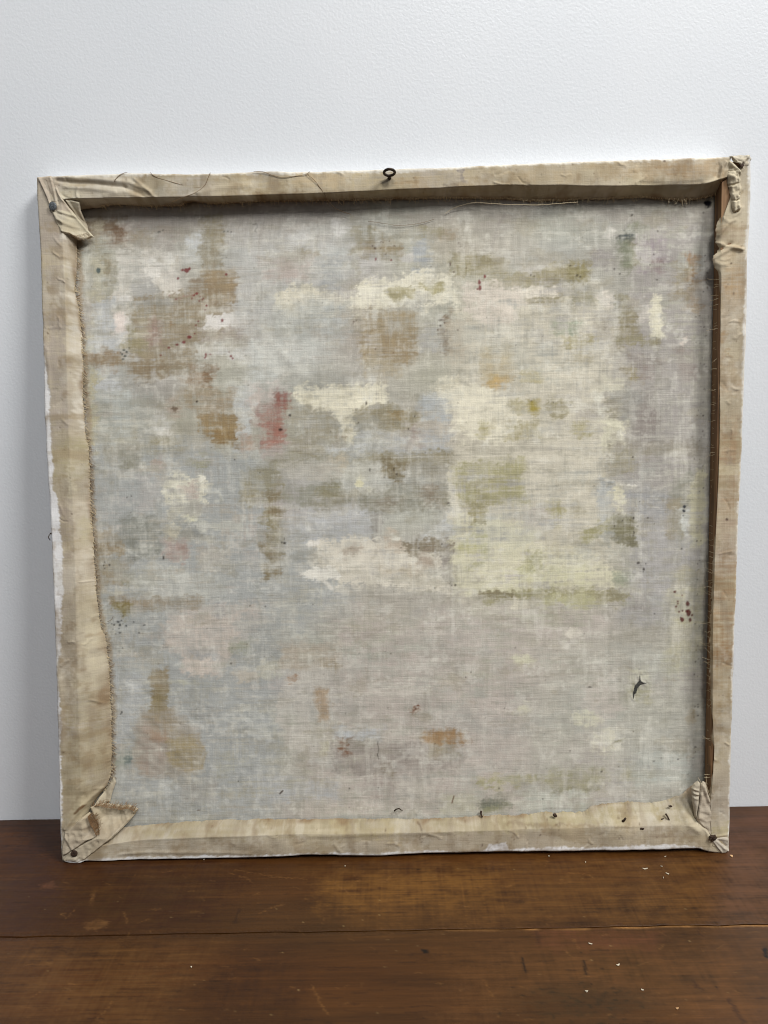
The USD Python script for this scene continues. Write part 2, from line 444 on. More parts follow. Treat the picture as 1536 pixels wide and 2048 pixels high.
def board(y0, y1, n, pale):
    """Board from y0 (far) to y1 (near) with slightly eased long edges and its own stain colours."""
    e = .0007
    ys = np.concatenate([[y0, y0], y0 - np.array([.15, .4, .7, 1.0]) * e, np.linspace(y0 - .003, max(y1 + .003, -.369), n), y1 + np.array([1.0, .7, .4, .15]) * e, [y1, y1]])
    zs = np.zeros(len(ys))
    zs[2:6] = [-.4 * e, -.15 * e, -.04 * e, 0]
    zs[-6:-2] = [0, -.04 * e, -.15 * e, -.4 * e]
    zs[[0, -1]], zs[[1, -2]] = -.022, -.9 * e
    X, Y = np.meshgrid(xs, ys, indexing='ij')
    Z = np.broadcast_to(zs, X.shape).copy()
    wob = .0005 * np.interp(np.arange(len(xs)), np.linspace(0, len(xs), 60), np.random.default_rng(5).normal(0, 1, 60))
    near = (np.abs(Y + SEAM) < .004)
    Y = Y + np.where(near, wob[:, None], 0)
    Z += np.where(near & (Z > -.0001), -.0002 * np.abs(np.random.default_rng(6).normal(0, 1, X.shape)), 0)
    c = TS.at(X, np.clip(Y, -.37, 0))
    if pale is not None:                               # bare chipped wood along the joint
        w = pale(X) * sstep(.0016, .0002, np.abs(Y + SEAM)) if False else pale(X) * (1 - sstep(.0006, .0021, np.abs(Y + SEAM - wob[:, None])))
        c = c * (1 - w[..., None]) + lin((176, 128, 74)) * w[..., None]
    v = np.stack([X, Y, Z], -1).reshape(-1, 3)
    return (v, quads(len(xs), len(ys))), c.reshape(-1, 3)


chip = np.clip(.55 + .6 * field((len(xs), 1), .1, .1, 1)[:, 0] * 0 + .5 * np.interp(np.arange(len(xs)), np.linspace(0, len(xs), 150), np.random.default_rng(3).normal(0, 1, 150)), .05, 1)
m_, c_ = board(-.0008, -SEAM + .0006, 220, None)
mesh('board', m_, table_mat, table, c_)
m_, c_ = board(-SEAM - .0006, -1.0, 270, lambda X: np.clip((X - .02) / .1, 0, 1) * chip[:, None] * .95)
mesh('board', m_, table_mat, table, c_)

# ================================================================== THE CANVAS (its back)
PXM = .000437
CS = Stain(-.34, .34, -.02, .64, .0005, lambda p: loc(p, .002), (178, 174, 165), 300, PXM)
FS = Stain(-.34, .34, -.02, .64, .0005, lambda p: loc(p, T), (180, 166, 143), 400, PXM)
t = CS
t.ragged = True
_sh = t.a.shape[:2]
t.a *= np.clip(1 + .035 * field(_sh, 60, 40, 31) + .03 * field(_sh, 20, 12, 32) + .03 * field(_sh, 70, 2.2, 33) + .02 * field(_sh, 2, 50, 34), .7, 1.3)[..., None]
t.a *= 1 + np.array([.018, .004, -.03]) * field(_sh, 45, 30, 35)[..., None] + np.array([.012, -.006, .012]) * field(_sh, 35, 25, 36)[..., None]
# broad areas
GB, PK, CR, OL, BR, WH, BL = (168, 171, 173), (189, 178, 170), (208, 201, 180), (156, 148, 116), (158, 138, 108), (208, 204, 199), (174, 177, 183)
t.p([(170, 900), (520, 880), (560, 1200), (560, 1640), (220, 1640)], GB, .75, 60, 12)
t.p([(560, 1060), (740, 1040), (700, 1220), (560, 1300)], GB, .6, 40, 10)
t.p([(640, 1220), (1240, 1210), (1260, 1640), (560, 1640), (660, 1400)], PK, .5, 50, 12)
t.p([(900, 560), (1260, 600), (1240, 1200), (910, 1190)], (198, 190, 172), .6, 50, 14)
t.p([(1230, 440), (1420, 430), (1400, 1000), (1240, 980)], (166, 160, 158), .6, 45, 12)
t.p([(1260, 980), (1400, 1000), (1400, 1300), (1240, 1250)], (172, 169, 170), .6, 40, 10)
t.p([(1080, 1300), (1400, 1250), (1400, 1560), (1050, 1610)], (182, 180, 170), .5, 50, 12)
t.p([(190, 410), (520, 410), (520, 480), (190, 490)], (172, 164, 158), .55, 25, 8)
t.p([(430, 460), (700, 430), (720, 560), (480, 700)], (184, 182, 180), .6, 40, 10)
t.p([(520, 430), (1420, 410), (1420, 440), (520, 470)], (168, 160, 152), .4, 20, 8)
# --- upper left
t.b(165, 436, 250, 493, (152, 132, 108), .55, 10, 6); t.b(216, 452, 250, 494, (140, 112, 88), .45, 8, 6); t.b(186, 440, 204, 520, (182, 172, 148), .45, 6)
t.b(250, 444, 345, 496, (172, 160, 152), .5, 10); t.b(258, 462, 300, 496, (166, 152, 128), .4, 8)
t.e(392, 488, 18, 26, (192, 194, 198), .7); t.e(372, 512, 26, 14, (196, 196, 196), .5)
t.b(403, 430, 446, 545, (158, 147, 122), .55, 6); t.b(404, 500, 444, 600, (158, 142, 114), .5, 6)
t.b(183, 505, 232, 600, (172, 164, 140), .6, 7); t.b(186, 520, 206, 690, (190, 184, 162), .4, 6); t.b(206, 520, 230, 572, (160, 146, 118), .5, 5)
t.p([(235, 502), (330, 503), (366, 512), (358, 540), (352, 590), (330, 592), (300, 560), (268, 556), (264, 600), (250, 680), (228, 678), (233, 560)], (202, 194, 184), .85, 5, 6)
t.e(303, 545, 16, 18, (220, 214, 208), .7); t.e(338, 522, 14, 12, (214, 208, 200), .6); t.e(340, 575, 18, 20, (206, 198, 188), .6)
t.p([(226, 600), (262, 585), (258, 650), (244, 700), (228, 690)], (206, 202, 198), .7, 5); t.p([(227, 626), (247, 626), (246, 664), (228, 668)], (226, 212, 206), .9, 3, 4)
t.b(267, 556, 306, 612, (172, 170, 168), .65, 5)
t.p([(268, 600), (360, 590), (450, 570), (470, 600), (430, 690), (400, 730), (360, 745), (270, 740), (262, 690)], (164, 148, 122), .62, 9, 9)
t.b(406, 536, 470, 602, (158, 138, 110), .55, 6); t.e(420, 580, 44, 22, (152, 130, 104), .4, 12)
t.b(270, 690, 330, 745, (170, 154, 126), .4, 8); t.b(276, 620, 300, 690, (176, 164, 138), .4, 5)
t.b(298, 640, 326, 690, (172, 146, 132), .5, 8); t.e(344, 646, 6, 4, (160, 130, 84), .5)
t.b(372, 734, 425, 774, (156, 126, 90), .6, 8); t.b(254, 722, 330, 752, (154, 134, 104), .5, 9); t.b(265, 735, 300, 765, (152, 132, 100), .35, 8)
t.p([(190, 610), (230, 600), (238, 720), (226, 800), (192, 800)], (184, 186, 190), .65, 9)
t.e(258, 672, 14, 24, (150, 140, 104), .3); t.e(270, 690, 22, 14, (164, 152, 112), .45)
t.p([(412, 632), (455, 630), (456, 654), (406, 656)], (212, 206, 203), .8, 3, 4); t.b(455, 632, 545, 652, (198, 194, 190), .55, 5)
t.b(400, 662, 480, 690, (174, 162, 154), .5, 7); t.b(392, 686, 640, 714, (196, 194, 190), .6, 7); t.b(390, 690, 404, 745, (194, 192, 184), .5, 4)
t.b(173, 706, 236, 738, (164, 142, 112), .6, 7); t.b(178, 738, 192, 895, (186, 176, 140), .55, 4); t.b(190, 716, 245, 730, (160, 140, 108), .3, 5)
t.b(378, 776, 440, 800, (172, 152, 128), .5, 8)
# --- top centre
t.e(730, 474, 28, 14, (146, 136, 106), .6, 10); t.e(742, 464, 16, 10, (138, 130, 98), .4); t.p([(705, 470), (760, 462), (800, 490), (806, 512), (738, 516), (700, 500)], (158, 142, 112), .5, 10)
t.b(700, 440, 720, 640, (164, 156, 136), .3, 8)
t.e(676, 460, 14, 12, (204, 200, 198), .6); t.e(600, 478, 22, 14, (192, 190, 188), .5); t.e(662, 505, 34, 14, (190, 190, 188), .5); t.e(820, 515, 18, 8, (192, 188, 184), .5)
t.b(826, 478, 860, 612, (166, 170, 176), .5, 8); t.b(645, 520, 680, 590, (166, 168, 172), .5, 8); t.b(560, 500, 640, 515, (170, 160, 140), .35, 8)
t.p([(898, 516), (985, 512), (985, 532), (950, 548), (900, 548)], (158, 148, 114), .6, 7); t.b(960, 520, 1016, 570, (162, 152, 120), .35, 10); t.e(895, 470, 20, 10, (166, 146, 118), .4)
t.b(840, 454, 890, 466, (158, 150, 122), .4, 5); t.b(520, 518, 618, 562, (188, 174, 166), .45, 10)
t.p([(554, 590), (600, 575), (645, 580), (700, 596), (692, 622), (640, 636), (575, 632), (556, 612)], (208, 200, 180), .8, 6, 9, .35)
t.p([(705, 590), (740, 556), (790, 560), (820, 546), (860, 548), (905, 560), (910, 596), (870, 612), (800, 612), (740, 622), (706, 622)], (210, 203, 183), .85, 5, 9, .35)
t.p([(930, 566), (980, 572), (1110, 578), (1112, 592), (1040, 600), (1030, 640), (960, 645), (925, 612)], (206, 194, 180), .75, 7, 9, .35)
t.p([(772, 580), (800, 572), (826, 582), (820, 594), (780, 596)], (174, 164, 124), .8, 4, 4); t.p([(842, 576), (868, 570), (892, 580), (860, 588)], (176, 166, 120), .8, 3, 4); t.e(834, 602, 12, 4, (176, 174, 168), .6)
t.b(726, 622, 828, 720, (166, 150, 122), .5, 14, 9, .6); t.b(730, 670, 826, 716, (158, 138, 108), .35, 12, 9, .6); t.b(732, 715, 800, 752, (178, 164, 136), .45, 8)
t.b(880, 628, 898, 705, (148, 128, 104), .5, 5); t.b(840, 640, 880, 700, (174, 172, 172), .4, 10); t.b(896, 640, 930, 720, (190, 178, 158), .5, 8)
t.p([(560, 686), (635, 690), (640, 712), (600, 720), (562, 705)], (206, 206, 202), .6, 6); t.b(500, 690, 560, 780, (190, 192, 190), .5, 12); t.b(590, 600, 700, 680, (178, 180, 180), .5, 14)
t.p([(500, 640), (570, 620), (690, 690), (650, 740), (540, 740)], (184, 184, 180), .45, 16)
# --- red smear and centre
t.b(500, 766, 580, 776, (202, 190, 182), .5, 6); t.p([(500, 784), (550, 782), (560, 806), (506, 808)], (204, 186, 176), .7, 5)
t.b(553, 786, 580, 818, (158, 104, 90), .6, 6); t.b(528, 818, 568, 892, (172, 126, 110), .6, 7); t.b(546, 830, 566, 880, (160, 104, 88), .45, 5); t.b(505, 806, 560, 830, (180, 148, 136), .5, 8); t.b(530, 890, 570, 915, (184, 162, 154), .5, 8)
t.p([(585, 784), (630, 768), (770, 770), (775, 800), (750, 812), (715, 820), (706, 845), (713, 900), (700, 905), (682, 860), (668, 822), (610, 812)], (212, 204, 180), .85, 5, 7, .3)
t.e(725, 798, 40, 16, (216, 208, 184), .5)
t.p([(575, 818), (640, 812), (670, 830), (680, 900), (640, 905), (575, 890)], (166, 158, 138), .6, 8); t.p([(703, 832), (760, 812), (842, 822), (845, 850), (760, 858), (704, 846)], (160, 150, 124), .65, 7); t.e(802, 828, 16, 10, (164, 142, 92), .55)
t.b(668, 872, 690, 896, (170, 152, 128), .5, 6); t.b(716, 862, 900, 908, (176, 178, 182), .55, 8); t.b(820, 850, 842, 892, (170, 152, 142), .5, 7); t.b(704, 838, 760, 860, (158, 156, 148), .5, 7)
t.b(845, 790, 900, 840, (176, 180, 184), .55, 8); t.b(640, 890, 740, 912, (186, 188, 190), .5, 6)
t.p([(870, 762), (905, 756), (1000, 790), (1040, 860), (1000, 885), (935, 880), (905, 860), (898, 800)], (212, 204, 182), .8, 7, 7, .3)
t.e(994, 764, 24, 13, (188, 160, 100), .6); t.e(996, 764, 8, 8, (198, 158, 70), .6); t.e(966, 862, 12, 16, (176, 166, 112), .5); t.b(960, 700, 1020, 760, (186, 172, 140), .5, 12); t.b(1040, 745, 1075, 765, (180, 168, 120), .4, 6)
t.b(551, 906, 905, 926, (158, 149, 124), .5, 7); t.b(568, 925, 680, 958, (184, 176, 164), .5, 10); t.b(668, 912, 690, 940, (196, 182, 158), .5, 6); t.b(690, 905, 720, 922, (164, 166, 166), .5, 6)
t.p([(764, 918), (806, 918), (806, 958), (784, 962), (766, 950)], (142, 128, 96), .55, 6); t.b(820, 930, 905, 962, (160, 154, 140), .45, 10)
t.p([(568, 980), (660, 964), (830, 970), (905, 985), (900, 1016), (720, 1022), (570, 1010)], (152, 149, 136), .6, 10); t.b(640, 972, 680, 996, (148, 142, 112), .4, 7); t.b(850, 975, 880, 1010, (150, 132, 114), .4, 8); t.b(760, 1000, 800, 1016, (156, 142, 126), .35, 8)
t.b(680, 960, 780, 978, (190, 190, 186), .4, 6); t.e(719, 966, 8, 7, (214, 208, 178), .85, 2)
t.p([(526, 930), (562, 935), (568, 1050), (545, 1060), (526, 1030)], (152, 142, 112), .65, 6); t.b(482, 942, 520, 1010, (158, 148, 120), .5, 8); t.b(535, 985, 562, 1030, (144, 126, 94), .4, 6); t.p([(531, 1080), (560, 1105), (558, 1156), (530, 1158)], (146, 130, 96), .5, 7); t.b(538, 1060, 556, 1110, (164, 158, 138), .4, 6)
t.b(568, 1022, 740, 1078, (180, 181, 185), .5, 12); t.b(745, 1030, 766, 1108, (158, 154, 150), .55, 5); t.b(742, 1085, 768, 1112, (164, 152, 152), .5, 4)
t.p([(625, 1084), (740, 1078), (800, 1090), (890, 1108), (905, 1100), (910, 1184), (760, 1176), (680, 1172), (655, 1150), (626, 1116)], (205, 197, 182), .75, 6, 8, .35)
t.p([(600, 1148), (630, 1136), (672, 1144), (676, 1156), (640, 1158)], (220, 216, 208), .8, 3, 4); t.l([(640, 1156), (655, 1168), (662, 1176)], 4, (212, 206, 196), .6, 3); t.e(624, 1085, 14, 6, (208, 202, 194), .6)
t.p([(798, 1084), (906, 1080), (906, 1104), (830, 1112), (806, 1100)], (150, 138, 118), .65, 5); t.p([(886, 1106), (908, 1104), (918, 1160), (900, 1168), (884, 1150)], (158, 150, 144), .75, 4); t.e(905, 1158, 14, 10, (150, 142, 132), .6)
t.b(770, 1060, 800, 1100, (192, 176, 156), .5, 6); t.b(840, 1110, 870, 1140, (176, 158, 140), .45, 7); t.b(690, 1095, 720, 1112, (180, 164, 146), .4, 6); t.b(760, 1135, 850, 1150, (186, 172, 150), .4, 8)
t.p([(893, 1035), (905, 1030), (908, 1075), (840, 1078), (870, 1060)], (196, 198, 200), .5, 5); t.e(790, 1074, 9, 6, (208, 204, 192), .7)
t.p([(904, 1020), (1020, 1040), (1180, 1110), (1250, 1170), (1000, 1186), (912, 1186)], (205, 199, 170), .65, 10, 9)
t.p([(900, 940), (925, 928), (918, 1015), (904, 1060)], (206, 198, 178), .6, 5)
t.p([(918, 932), (1050, 922), (1052, 1002), (960, 1010), (918, 1000)], (172, 166, 126), .55, 13, 9, .6); t.p([(936, 1005), (972, 1005), (968, 1046), (940, 1048)], (162, 153, 112), .6, 6); t.b(935, 965, 965, 1010, (160, 152, 112), .4, 7)
t.b(920, 1080, 970, 1108, (172, 168, 108), .4, 7); t.b(944, 1060, 972, 1068, (176, 172, 108), .5, 3); t.e(950, 1132, 10, 8, (164, 160, 100), .45); t.b(1034, 1135, 1060, 1150, (174, 172, 112), .55, 6)
t.b(974, 1183, 1253, 1199, (162, 156, 112), .65, 4); t.b(1080, 1192, 1195, 1212, (180, 176, 134), .6, 6); t.b(1194, 1184, 1253, 1206, (156, 148, 118), .55, 4); t.b(960, 1186, 1030, 1196, (146, 136, 108), .5, 4)
t.b(1016, 1138, 1180, 1176, (198, 194, 158), .5, 8)
# --- upper right
t.e(1256, 474, 14, 12, (74, 86, 92), .75, 7, 5, .6); t.b(1238, 490, 1258, 545, (128, 130, 114), .6, 7); t.b(1256, 486, 1268, 540, (140, 132, 104), .5, 5); t.e(1268, 462, 16, 16, (146, 148, 128), .5); t.b(1228, 480, 1250, 640, (156, 156, 148), .35, 8)
t.b(1280, 470, 1325, 545, (162, 150, 156), .5, 12); t.b(1295, 520, 1325, 545, (156, 138, 138), .45, 8); t.e(1218, 466, 10, 12, (204, 198, 190), .6); t.b(1180, 505, 1225, 535, (158, 152, 152), .5, 8)
t.b(1376, 508, 1396, 548, (168, 134, 92), .55, 6); t.b(1374, 530, 1388, 566, (158, 124, 80), .5, 5); t.b(1380, 560, 1398, 620, (174, 152, 122), .4, 7); t.b(1345, 580, 1378, 602, (158, 144, 118), .5, 6); t.b(1350, 525, 1376, 570, (158, 146, 116), .4, 8)
t.p([(1016, 548), (1080, 540), (1140, 525), (1172, 530), (1172, 562), (1080, 566), (1016, 572)], (164, 154, 122), .55, 8); t.b(1138, 528, 1174, 562, (146, 136, 98), .55, 6)
t.b(1140, 585, 1180, 610, (160, 153, 128), .5, 6); t.b(1056, 590, 1120, 604, (162, 152, 122), .45, 5); t.p([(1040, 578), (1112, 574), (1114, 590), (1044, 596)], (216, 206, 190), .7, 3, 4)
t.b(1234, 622, 1274, 668, (152, 142, 112), .5, 8); t.b(1230, 590, 1256, 608, (154, 148, 128), .5, 5); t.b(1304, 592, 1321, 676, (206, 200, 180), .7, 4, 4); t.b(1278, 612, 1306, 640, (196, 188, 178), .4, 5); t.e(1212, 597, 12, 9, (206, 196, 184), .6)
t.b(1128, 677, 1192, 694, (168, 158, 118), .55, 6); t.b(1230, 676, 1310, 692, (154, 146, 118), .5, 6); t.b(1110, 645, 1155, 664, (150, 160, 142), .45, 7); t.b(1195, 630, 1215, 670, (166, 158, 146), .4, 8); t.e(1368, 682, 6, 8, (204, 188, 176), .6)
t.b(1150, 700, 1180, 720, (176, 164, 132), .4, 6); t.b(1255, 740, 1275, 765, (160, 146, 104), .5, 6); t.b(1260, 715, 1330, 735, (156, 146, 142), .5, 8); t.b(1355, 700, 1390, 760, (162, 150, 144), .4, 10); t.b(1200, 750, 1250, 790, (198, 192, 172), .5, 9)
t.b(1280, 735, 1310, 760, (158, 142, 136), .4, 8)
# --- right middle
t.b(1060, 798, 1072, 820, (166, 150, 72), .75, 4, 3); t.p([(1098, 800), (1138, 802), (1136, 834), (1108, 836), (1094, 820)], (168, 159, 128), .65, 4); t.b(1016, 845, 1080, 872, (176, 166, 128), .55, 8); t.b(1016, 800, 1060, 820, (174, 164, 122), .4, 8); t.b(1150, 850, 1180, 870, (178, 168, 124), .5, 7)
t.p([(1215, 785), (1320, 780), (1318, 860), (1262, 866), (1222, 830)], (154, 148, 144), .55, 10); t.b(1275, 818, 1316, 862, (152, 142, 140), .4, 7); t.b(1216, 800, 1240, 834, (160, 152, 128), .4, 7)
t.p([(1205, 830), (1236, 846), (1248, 852), (1246, 880), (1225, 888), (1208, 900), (1206, 860)], (206, 200, 176), .7, 4, 6, .35); t.b(1192, 790, 1205, 830, (204, 200, 186), .6, 4)
t.b(1222, 880, 1400, 908, (158, 150, 138), .45, 8); t.b(1222, 900, 1275, 942, (160, 152, 128), .5, 8); t.b(1060, 910, 1200, 1000, (202, 194, 176), .5, 14); t.l([(1200, 955), (1215, 960), (1235, 970), (1270, 972)], 2.2, (212, 206, 194), .7, 2, 3)
t.p([(1198, 956), (1225, 960), (1225, 1060), (1196, 1060)], (166, 170, 174), .55, 7); t.p([(1230, 975), (1262, 985), (1240, 1025), (1230, 1010)], (204, 198, 172), .7, 4); t.b(1255, 980, 1340, 1030, (164, 164, 168), .5, 10)
t.p([(1222, 1030), (1275, 1036), (1285, 1062), (1262, 1094), (1230, 1088), (1220, 1060)], (134, 130, 106), .6, 7, 7); t.e(1265, 1050, 12, 10, (118, 112, 86), .35)
t.p([(1156, 1078), (1172, 1056), (1205, 1045), (1224, 1040), (1222, 1056), (1196, 1068), (1170, 1088)], (166, 160, 114), .6, 5); t.p([(1196, 1070), (1216, 1062), (1220, 1095), (1208, 1090)], (160, 162, 160), .5, 4)
t.b(1092, 1012, 1118, 1030, (166, 158, 98), .6, 6); t.b(1110, 1000, 1120, 1055, (170, 162, 116), .5, 4); t.b(1140, 1010, 1160, 1030, (168, 160, 134), .4, 6); t.b(1050, 1105, 1085, 1135, (168, 164, 122), .5, 7)
t.b(1045, 1020, 1100, 1060, (186, 178, 170), .5, 9); t.b(1070, 1050, 1120, 1090, (206, 198, 180), .5, 9)
t.p([(1408, 932), (1384, 950), (1378, 1000), (1380, 1060), (1392, 1090), (1406, 1090)], (194, 188, 156), .7, 5, 4); t.p([(1385, 940), (1350, 965), (1345, 1050), (1360, 1080), (1372, 1050), (1374, 975)], (150, 150, 140), .5, 7); t.b(1336, 1000, 1365, 1070, (166, 154, 132), .45, 9); t.e(1370, 1040, 8, 24, (200, 202, 200), .55)
t.b(1230, 1140, 1260, 1170, (158, 164, 146), .45, 7); t.b(1350, 1140, 1405, 1180, (176, 168, 142), .5, 12); t.b(1340, 1180, 1405, 1300, (184, 178, 146), .5, 10); t.b(1260, 1185, 1300, 1215, (164, 156, 152), .45, 10)
t.e(1140, 1265, 12, 9, (208, 200, 186), .6); t.b(1030, 1200, 1056, 1220, (206, 198, 178), .6, 6)
# --- left middle
t.b(464, 772, 500, 900, (186, 188, 190), .45, 8); t.p([(360, 780), (464, 776), (470, 850), (440, 850), (400, 830)], (172, 154, 128), .5, 8); t.p([(399, 830), (470, 826), (472, 884), (430, 882), (402, 862)], (160, 137, 98), .65, 5); t.b(428, 864, 472, 886, (150, 120, 70), .65, 4); t.b(430, 886, 465, 905, (176, 172, 156), .4, 6)
t.e(346, 814, 18, 22, (180, 164, 148), .6); t.e(345, 816, 5, 4, (136, 116, 102), .6); t.e(322, 852, 20, 16, (198, 196, 192), .5); t.e(310, 828, 12, 14, (196, 192, 190), .5); t.e(336, 866, 14, 6, (206, 200, 194), .5)
t.b(192, 790, 300, 860, (162, 166, 162), .45, 12); t.b(264, 800, 300, 882, (164, 164, 160), .35, 7); t.b(225, 780, 262, 900, (176, 180, 180), .4, 7); t.b(308, 878, 350, 890, (160, 150, 118), .45, 6); t.b(216, 892, 275, 925, (162, 154, 138), .4, 10); t.b(246, 910, 284, 945, (150, 148, 136), .5, 9); t.b(486, 870, 522, 898, (182, 152, 128), .5, 8)
t.e(315, 934, 12, 12, (184, 166, 152), .5); t.b(384, 918, 412, 932, (158, 154, 124), .45, 5)
t.p([(325, 955), (350, 946), (380, 955), (404, 948), (410, 958), (408, 1000), (384, 1000), (335, 1002), (326, 985)], (204, 199, 181), .7, 3, 9, .5); t.e(402, 957, 6, 7, (222, 218, 204), .8, 2); t.b(374, 968, 392, 996, (190, 172, 162), .5, 4); t.l([(415, 985), (438, 985), (444, 1000), (430, 1002)], 3, (190, 190, 184), .6, 2)
t.p([(338, 1003), (398, 1003), (396, 1044), (352, 1030), (350, 1080), (332, 1082)], (196, 190, 172), .55, 5, 8); t.e(386, 1035, 12, 7, (212, 208, 176), .6); t.b(280, 960, 320, 1000, (182, 178, 176), .45, 10); t.b(372, 1006, 394, 1030, (156, 154, 150), .4, 6)
t.p([(242, 1030), (300, 1024), (322, 1080), (318, 1118), (260, 1116), (238, 1080)], (146, 148, 144), .6, 10); t.b(355, 1046, 405, 1082, (158, 160, 160), .55, 9); t.p([(328, 1085), (372, 1082), (372, 1122), (330, 1120)], (182, 160, 150), .55, 5); t.e(362, 1102, 10, 10, (168, 140, 128), .35)
t.p([(193, 1058), (225, 1062), (244, 1100), (240, 1110), (192, 1108)], (168, 152, 126), .5, 6); t.b(192, 1092, 234, 1106, (160, 140, 108), .5, 5); t.b(196, 1120, 250, 1172, (166, 152, 128), .4, 10); t.p([(250, 1146), (318, 1148), (318, 1170), (270, 1176), (248, 1166)], (150, 146, 126), .5, 6); t.l([(235, 1090), (270, 1110), (290, 1118)], 2, (190, 192, 190), .4, 3)
t.p([(250, 1150), (310, 1130), (440, 1160), (450, 1185), (400, 1200), (300, 1196)], (190, 190, 184), .45, 9); t.b(396, 1096, 450, 1118, (180, 170, 158), .45, 7); t.b(405, 1040, 490, 1060, (190, 188, 176), .4, 7); t.b(400, 1110, 450, 1140, (196, 188, 176), .4, 8)
t.b(222, 1193, 400, 1218, (166, 151, 130), .55, 7); t.p([(228, 1202), (262, 1204), (258, 1236), (238, 1226)], (148, 134, 72), .5, 7, 7); t.e(248, 1210, 14, 8, (138, 120, 50), .3)
t.p([(330, 1225), (440, 1205), (525, 1210), (528, 1245), (470, 1290), (440, 1345), (365, 1340), (360, 1310), (330, 1290)], (194, 182, 172), .62, 9, 10, .35); t.p([(365, 1320), (440, 1316), (442, 1336), (380, 1344)], (204, 190, 178), .6, 5); t.b(380, 1300, 430, 1318, (166, 168, 172), .5, 6); t.e(436, 1222, 10, 10, (164, 164, 168), .5); t.e(490, 1350, 26, 16, (188, 180, 168), .5)
t.b(480, 1230, 560, 1330, (166, 168, 168), .5, 12); t.b(545, 1268, 670, 1284, (192, 190, 180), .5, 7); t.b(520, 1320, 560, 1350, (186, 184, 172), .5, 7); t.b(460, 1280, 500, 1300, (162, 164, 148), .45, 6)
# --- lower left grey field
t.p([(226, 1345), (290, 1345), (280, 1440), (228, 1500)], (178, 181, 185), .5, 14)
# --- lower centre and right
t.b(630, 1376, 657, 1444, (160, 128, 86), .65, 5, 5); t.e(640, 1425, 12, 16, (150, 122, 70), .4); t.p([(572, 1350), (660, 1344), (668, 1534), (630, 1528), (590, 1505), (566, 1470), (552, 1440)], (190, 184, 176), .6, 5); t.b(560, 1285, 680, 1340, (182, 170, 154), .5, 10); t.b(644, 1325, 670, 1338, (168, 152, 124), .5, 6); t.e(584, 1358, 10, 6, (176, 146, 118), .6)
t.b(640, 1484, 660, 1510, (190, 184, 160), .5, 6); t.b(666, 1458, 760, 1484, (178, 182, 188), .55, 7); t.p([(666, 1484), (760, 1488), (916, 1485), (920, 1530), (790, 1548), (668, 1545)], (166, 156, 150), .55, 9); t.b(679, 1478, 694, 1502, (152, 112, 80), .65, 4); t.b(760, 1530, 785, 1550, (156, 142, 126), .5, 6); t.b(690, 1480, 750, 1494, (152, 146, 136), .4, 5)
t.b(849, 1463, 928, 1487, (166, 136, 98), .6, 7); t.b(860, 1485, 915, 1515, (168, 156, 132), .4, 8); t.e(832, 1420, 9, 6, (156, 116, 80), .6); t.e(834, 1420, 3, 6, (140, 88, 52), .7, 2)
t.e(990, 1605, 24, 10, (116, 122, 112), .6, 8, 5, .5); t.e(986, 1618, 22, 8, (148, 148, 112), .5); t.b(950, 1556, 1110, 1570, (172, 166, 128), .5, 7); t.b(880, 1590, 960, 1632, (180, 178, 158), .4, 10); t.b(1040, 1580, 1180, 1624, (184, 186, 178), .5, 12)
t.b(500, 1560, 680, 1600, (176, 178, 182), .5, 12); t.b(800, 1560, 860, 1600, (194, 188, 178), .4, 12); t.b(740, 1560, 790, 1600, (170, 158, 152), .4, 10)
t.e(1048, 1320, 20, 10, (200, 196, 170), .55); t.e(1048, 1422, 12, 8, (200, 196, 172), .5); t.p([(1140, 1428), (1200, 1422), (1212, 1440), (1180, 1452), (1140, 1446)], (205, 201, 176), .65, 5); t.p([(1165, 1375), (1235, 1355), (1240, 1420), (1215, 1440), (1160, 1405)], (196, 187, 178), .55, 8)
t.p([(1185, 1470), (1230, 1462), (1240, 1500), (1205, 1514), (1180, 1494)], (204, 199, 178), .55, 8, 8); t.b(1106, 1545, 1210, 1582, (162, 157, 126), .4, 12); t.b(1240, 1530, 1310, 1560, (164, 158, 130), .4, 12); t.b(1255, 1370, 1305, 1400, (172, 168, 140), .55, 9); t.b(1260, 1340, 1300, 1360, (196, 192, 166), .4, 7)
t.b(1376, 1420, 1392, 1450, (174, 158, 124), .5, 5); t.e(1381, 1514, 5, 8, (160, 128, 80), .6); t.b(1270, 1500, 1390, 1570, (178, 182, 178), .5, 14); t.e(1246, 1483, 8, 4, (146, 142, 104), .6); t.l([(1100, 1590), (1115, 1580), (1160, 1578), (1200, 1576)], 1.6, (146, 142, 116), .5, 3, 4)
t.b(1240, 1250, 1380, 1300, (176, 170, 160), .4, 14); t.b(1330, 1290, 1400, 1350, (184, 178, 150), .4, 12)
t.ragged = False
# chalky scumbles and olive-grey rubbing, drawn out along the threads
for sd, col, lo_, hi_, am, sx_, sy_ in ((71, (214, 210, 198), .7, 1.9, .42, 26, 4), (72, (146, 141, 122), .8, 2.0, .42, 30, 5), (73, (212, 209, 200), .6, 1.8, .42, 6, 24), (74, (150, 147, 132), .9, 2.1, .34, 6, 28), (77, (214, 212, 204), .8, 1.8, .45, 12, 9), (75, (166, 172, 172), .5, 1.9, .4, 40, 18), (76, (160, 146, 112), 1.1, 2.2, .38, 22, 12)):
    f_ = .75 * field(_sh, sx_, sy_, sd) + .45 * field(_sh, sx_ / 4, sy_ / 2.5, sd + 20) + .3 * field(_sh, 1.6, 1.2, sd + 40)
    w_ = (.58 * am * sstep(lo_, hi_, f_))[..., None]
    t.a = t.a * (1 - w_) + lin(col) * w_
mean_ = t.a.mean((0, 1))
t.a = mean_ * (t.a / mean_) ** 1.32
rg_ = (t.a[..., 0] - t.a[..., 1])
tgt_ = .022 + .55 * (rg_ - .022)
t.a[..., 0] = t.a[..., 1] + np.where(rg_ < .022, rg_ * .6 + .0088, tgt_)
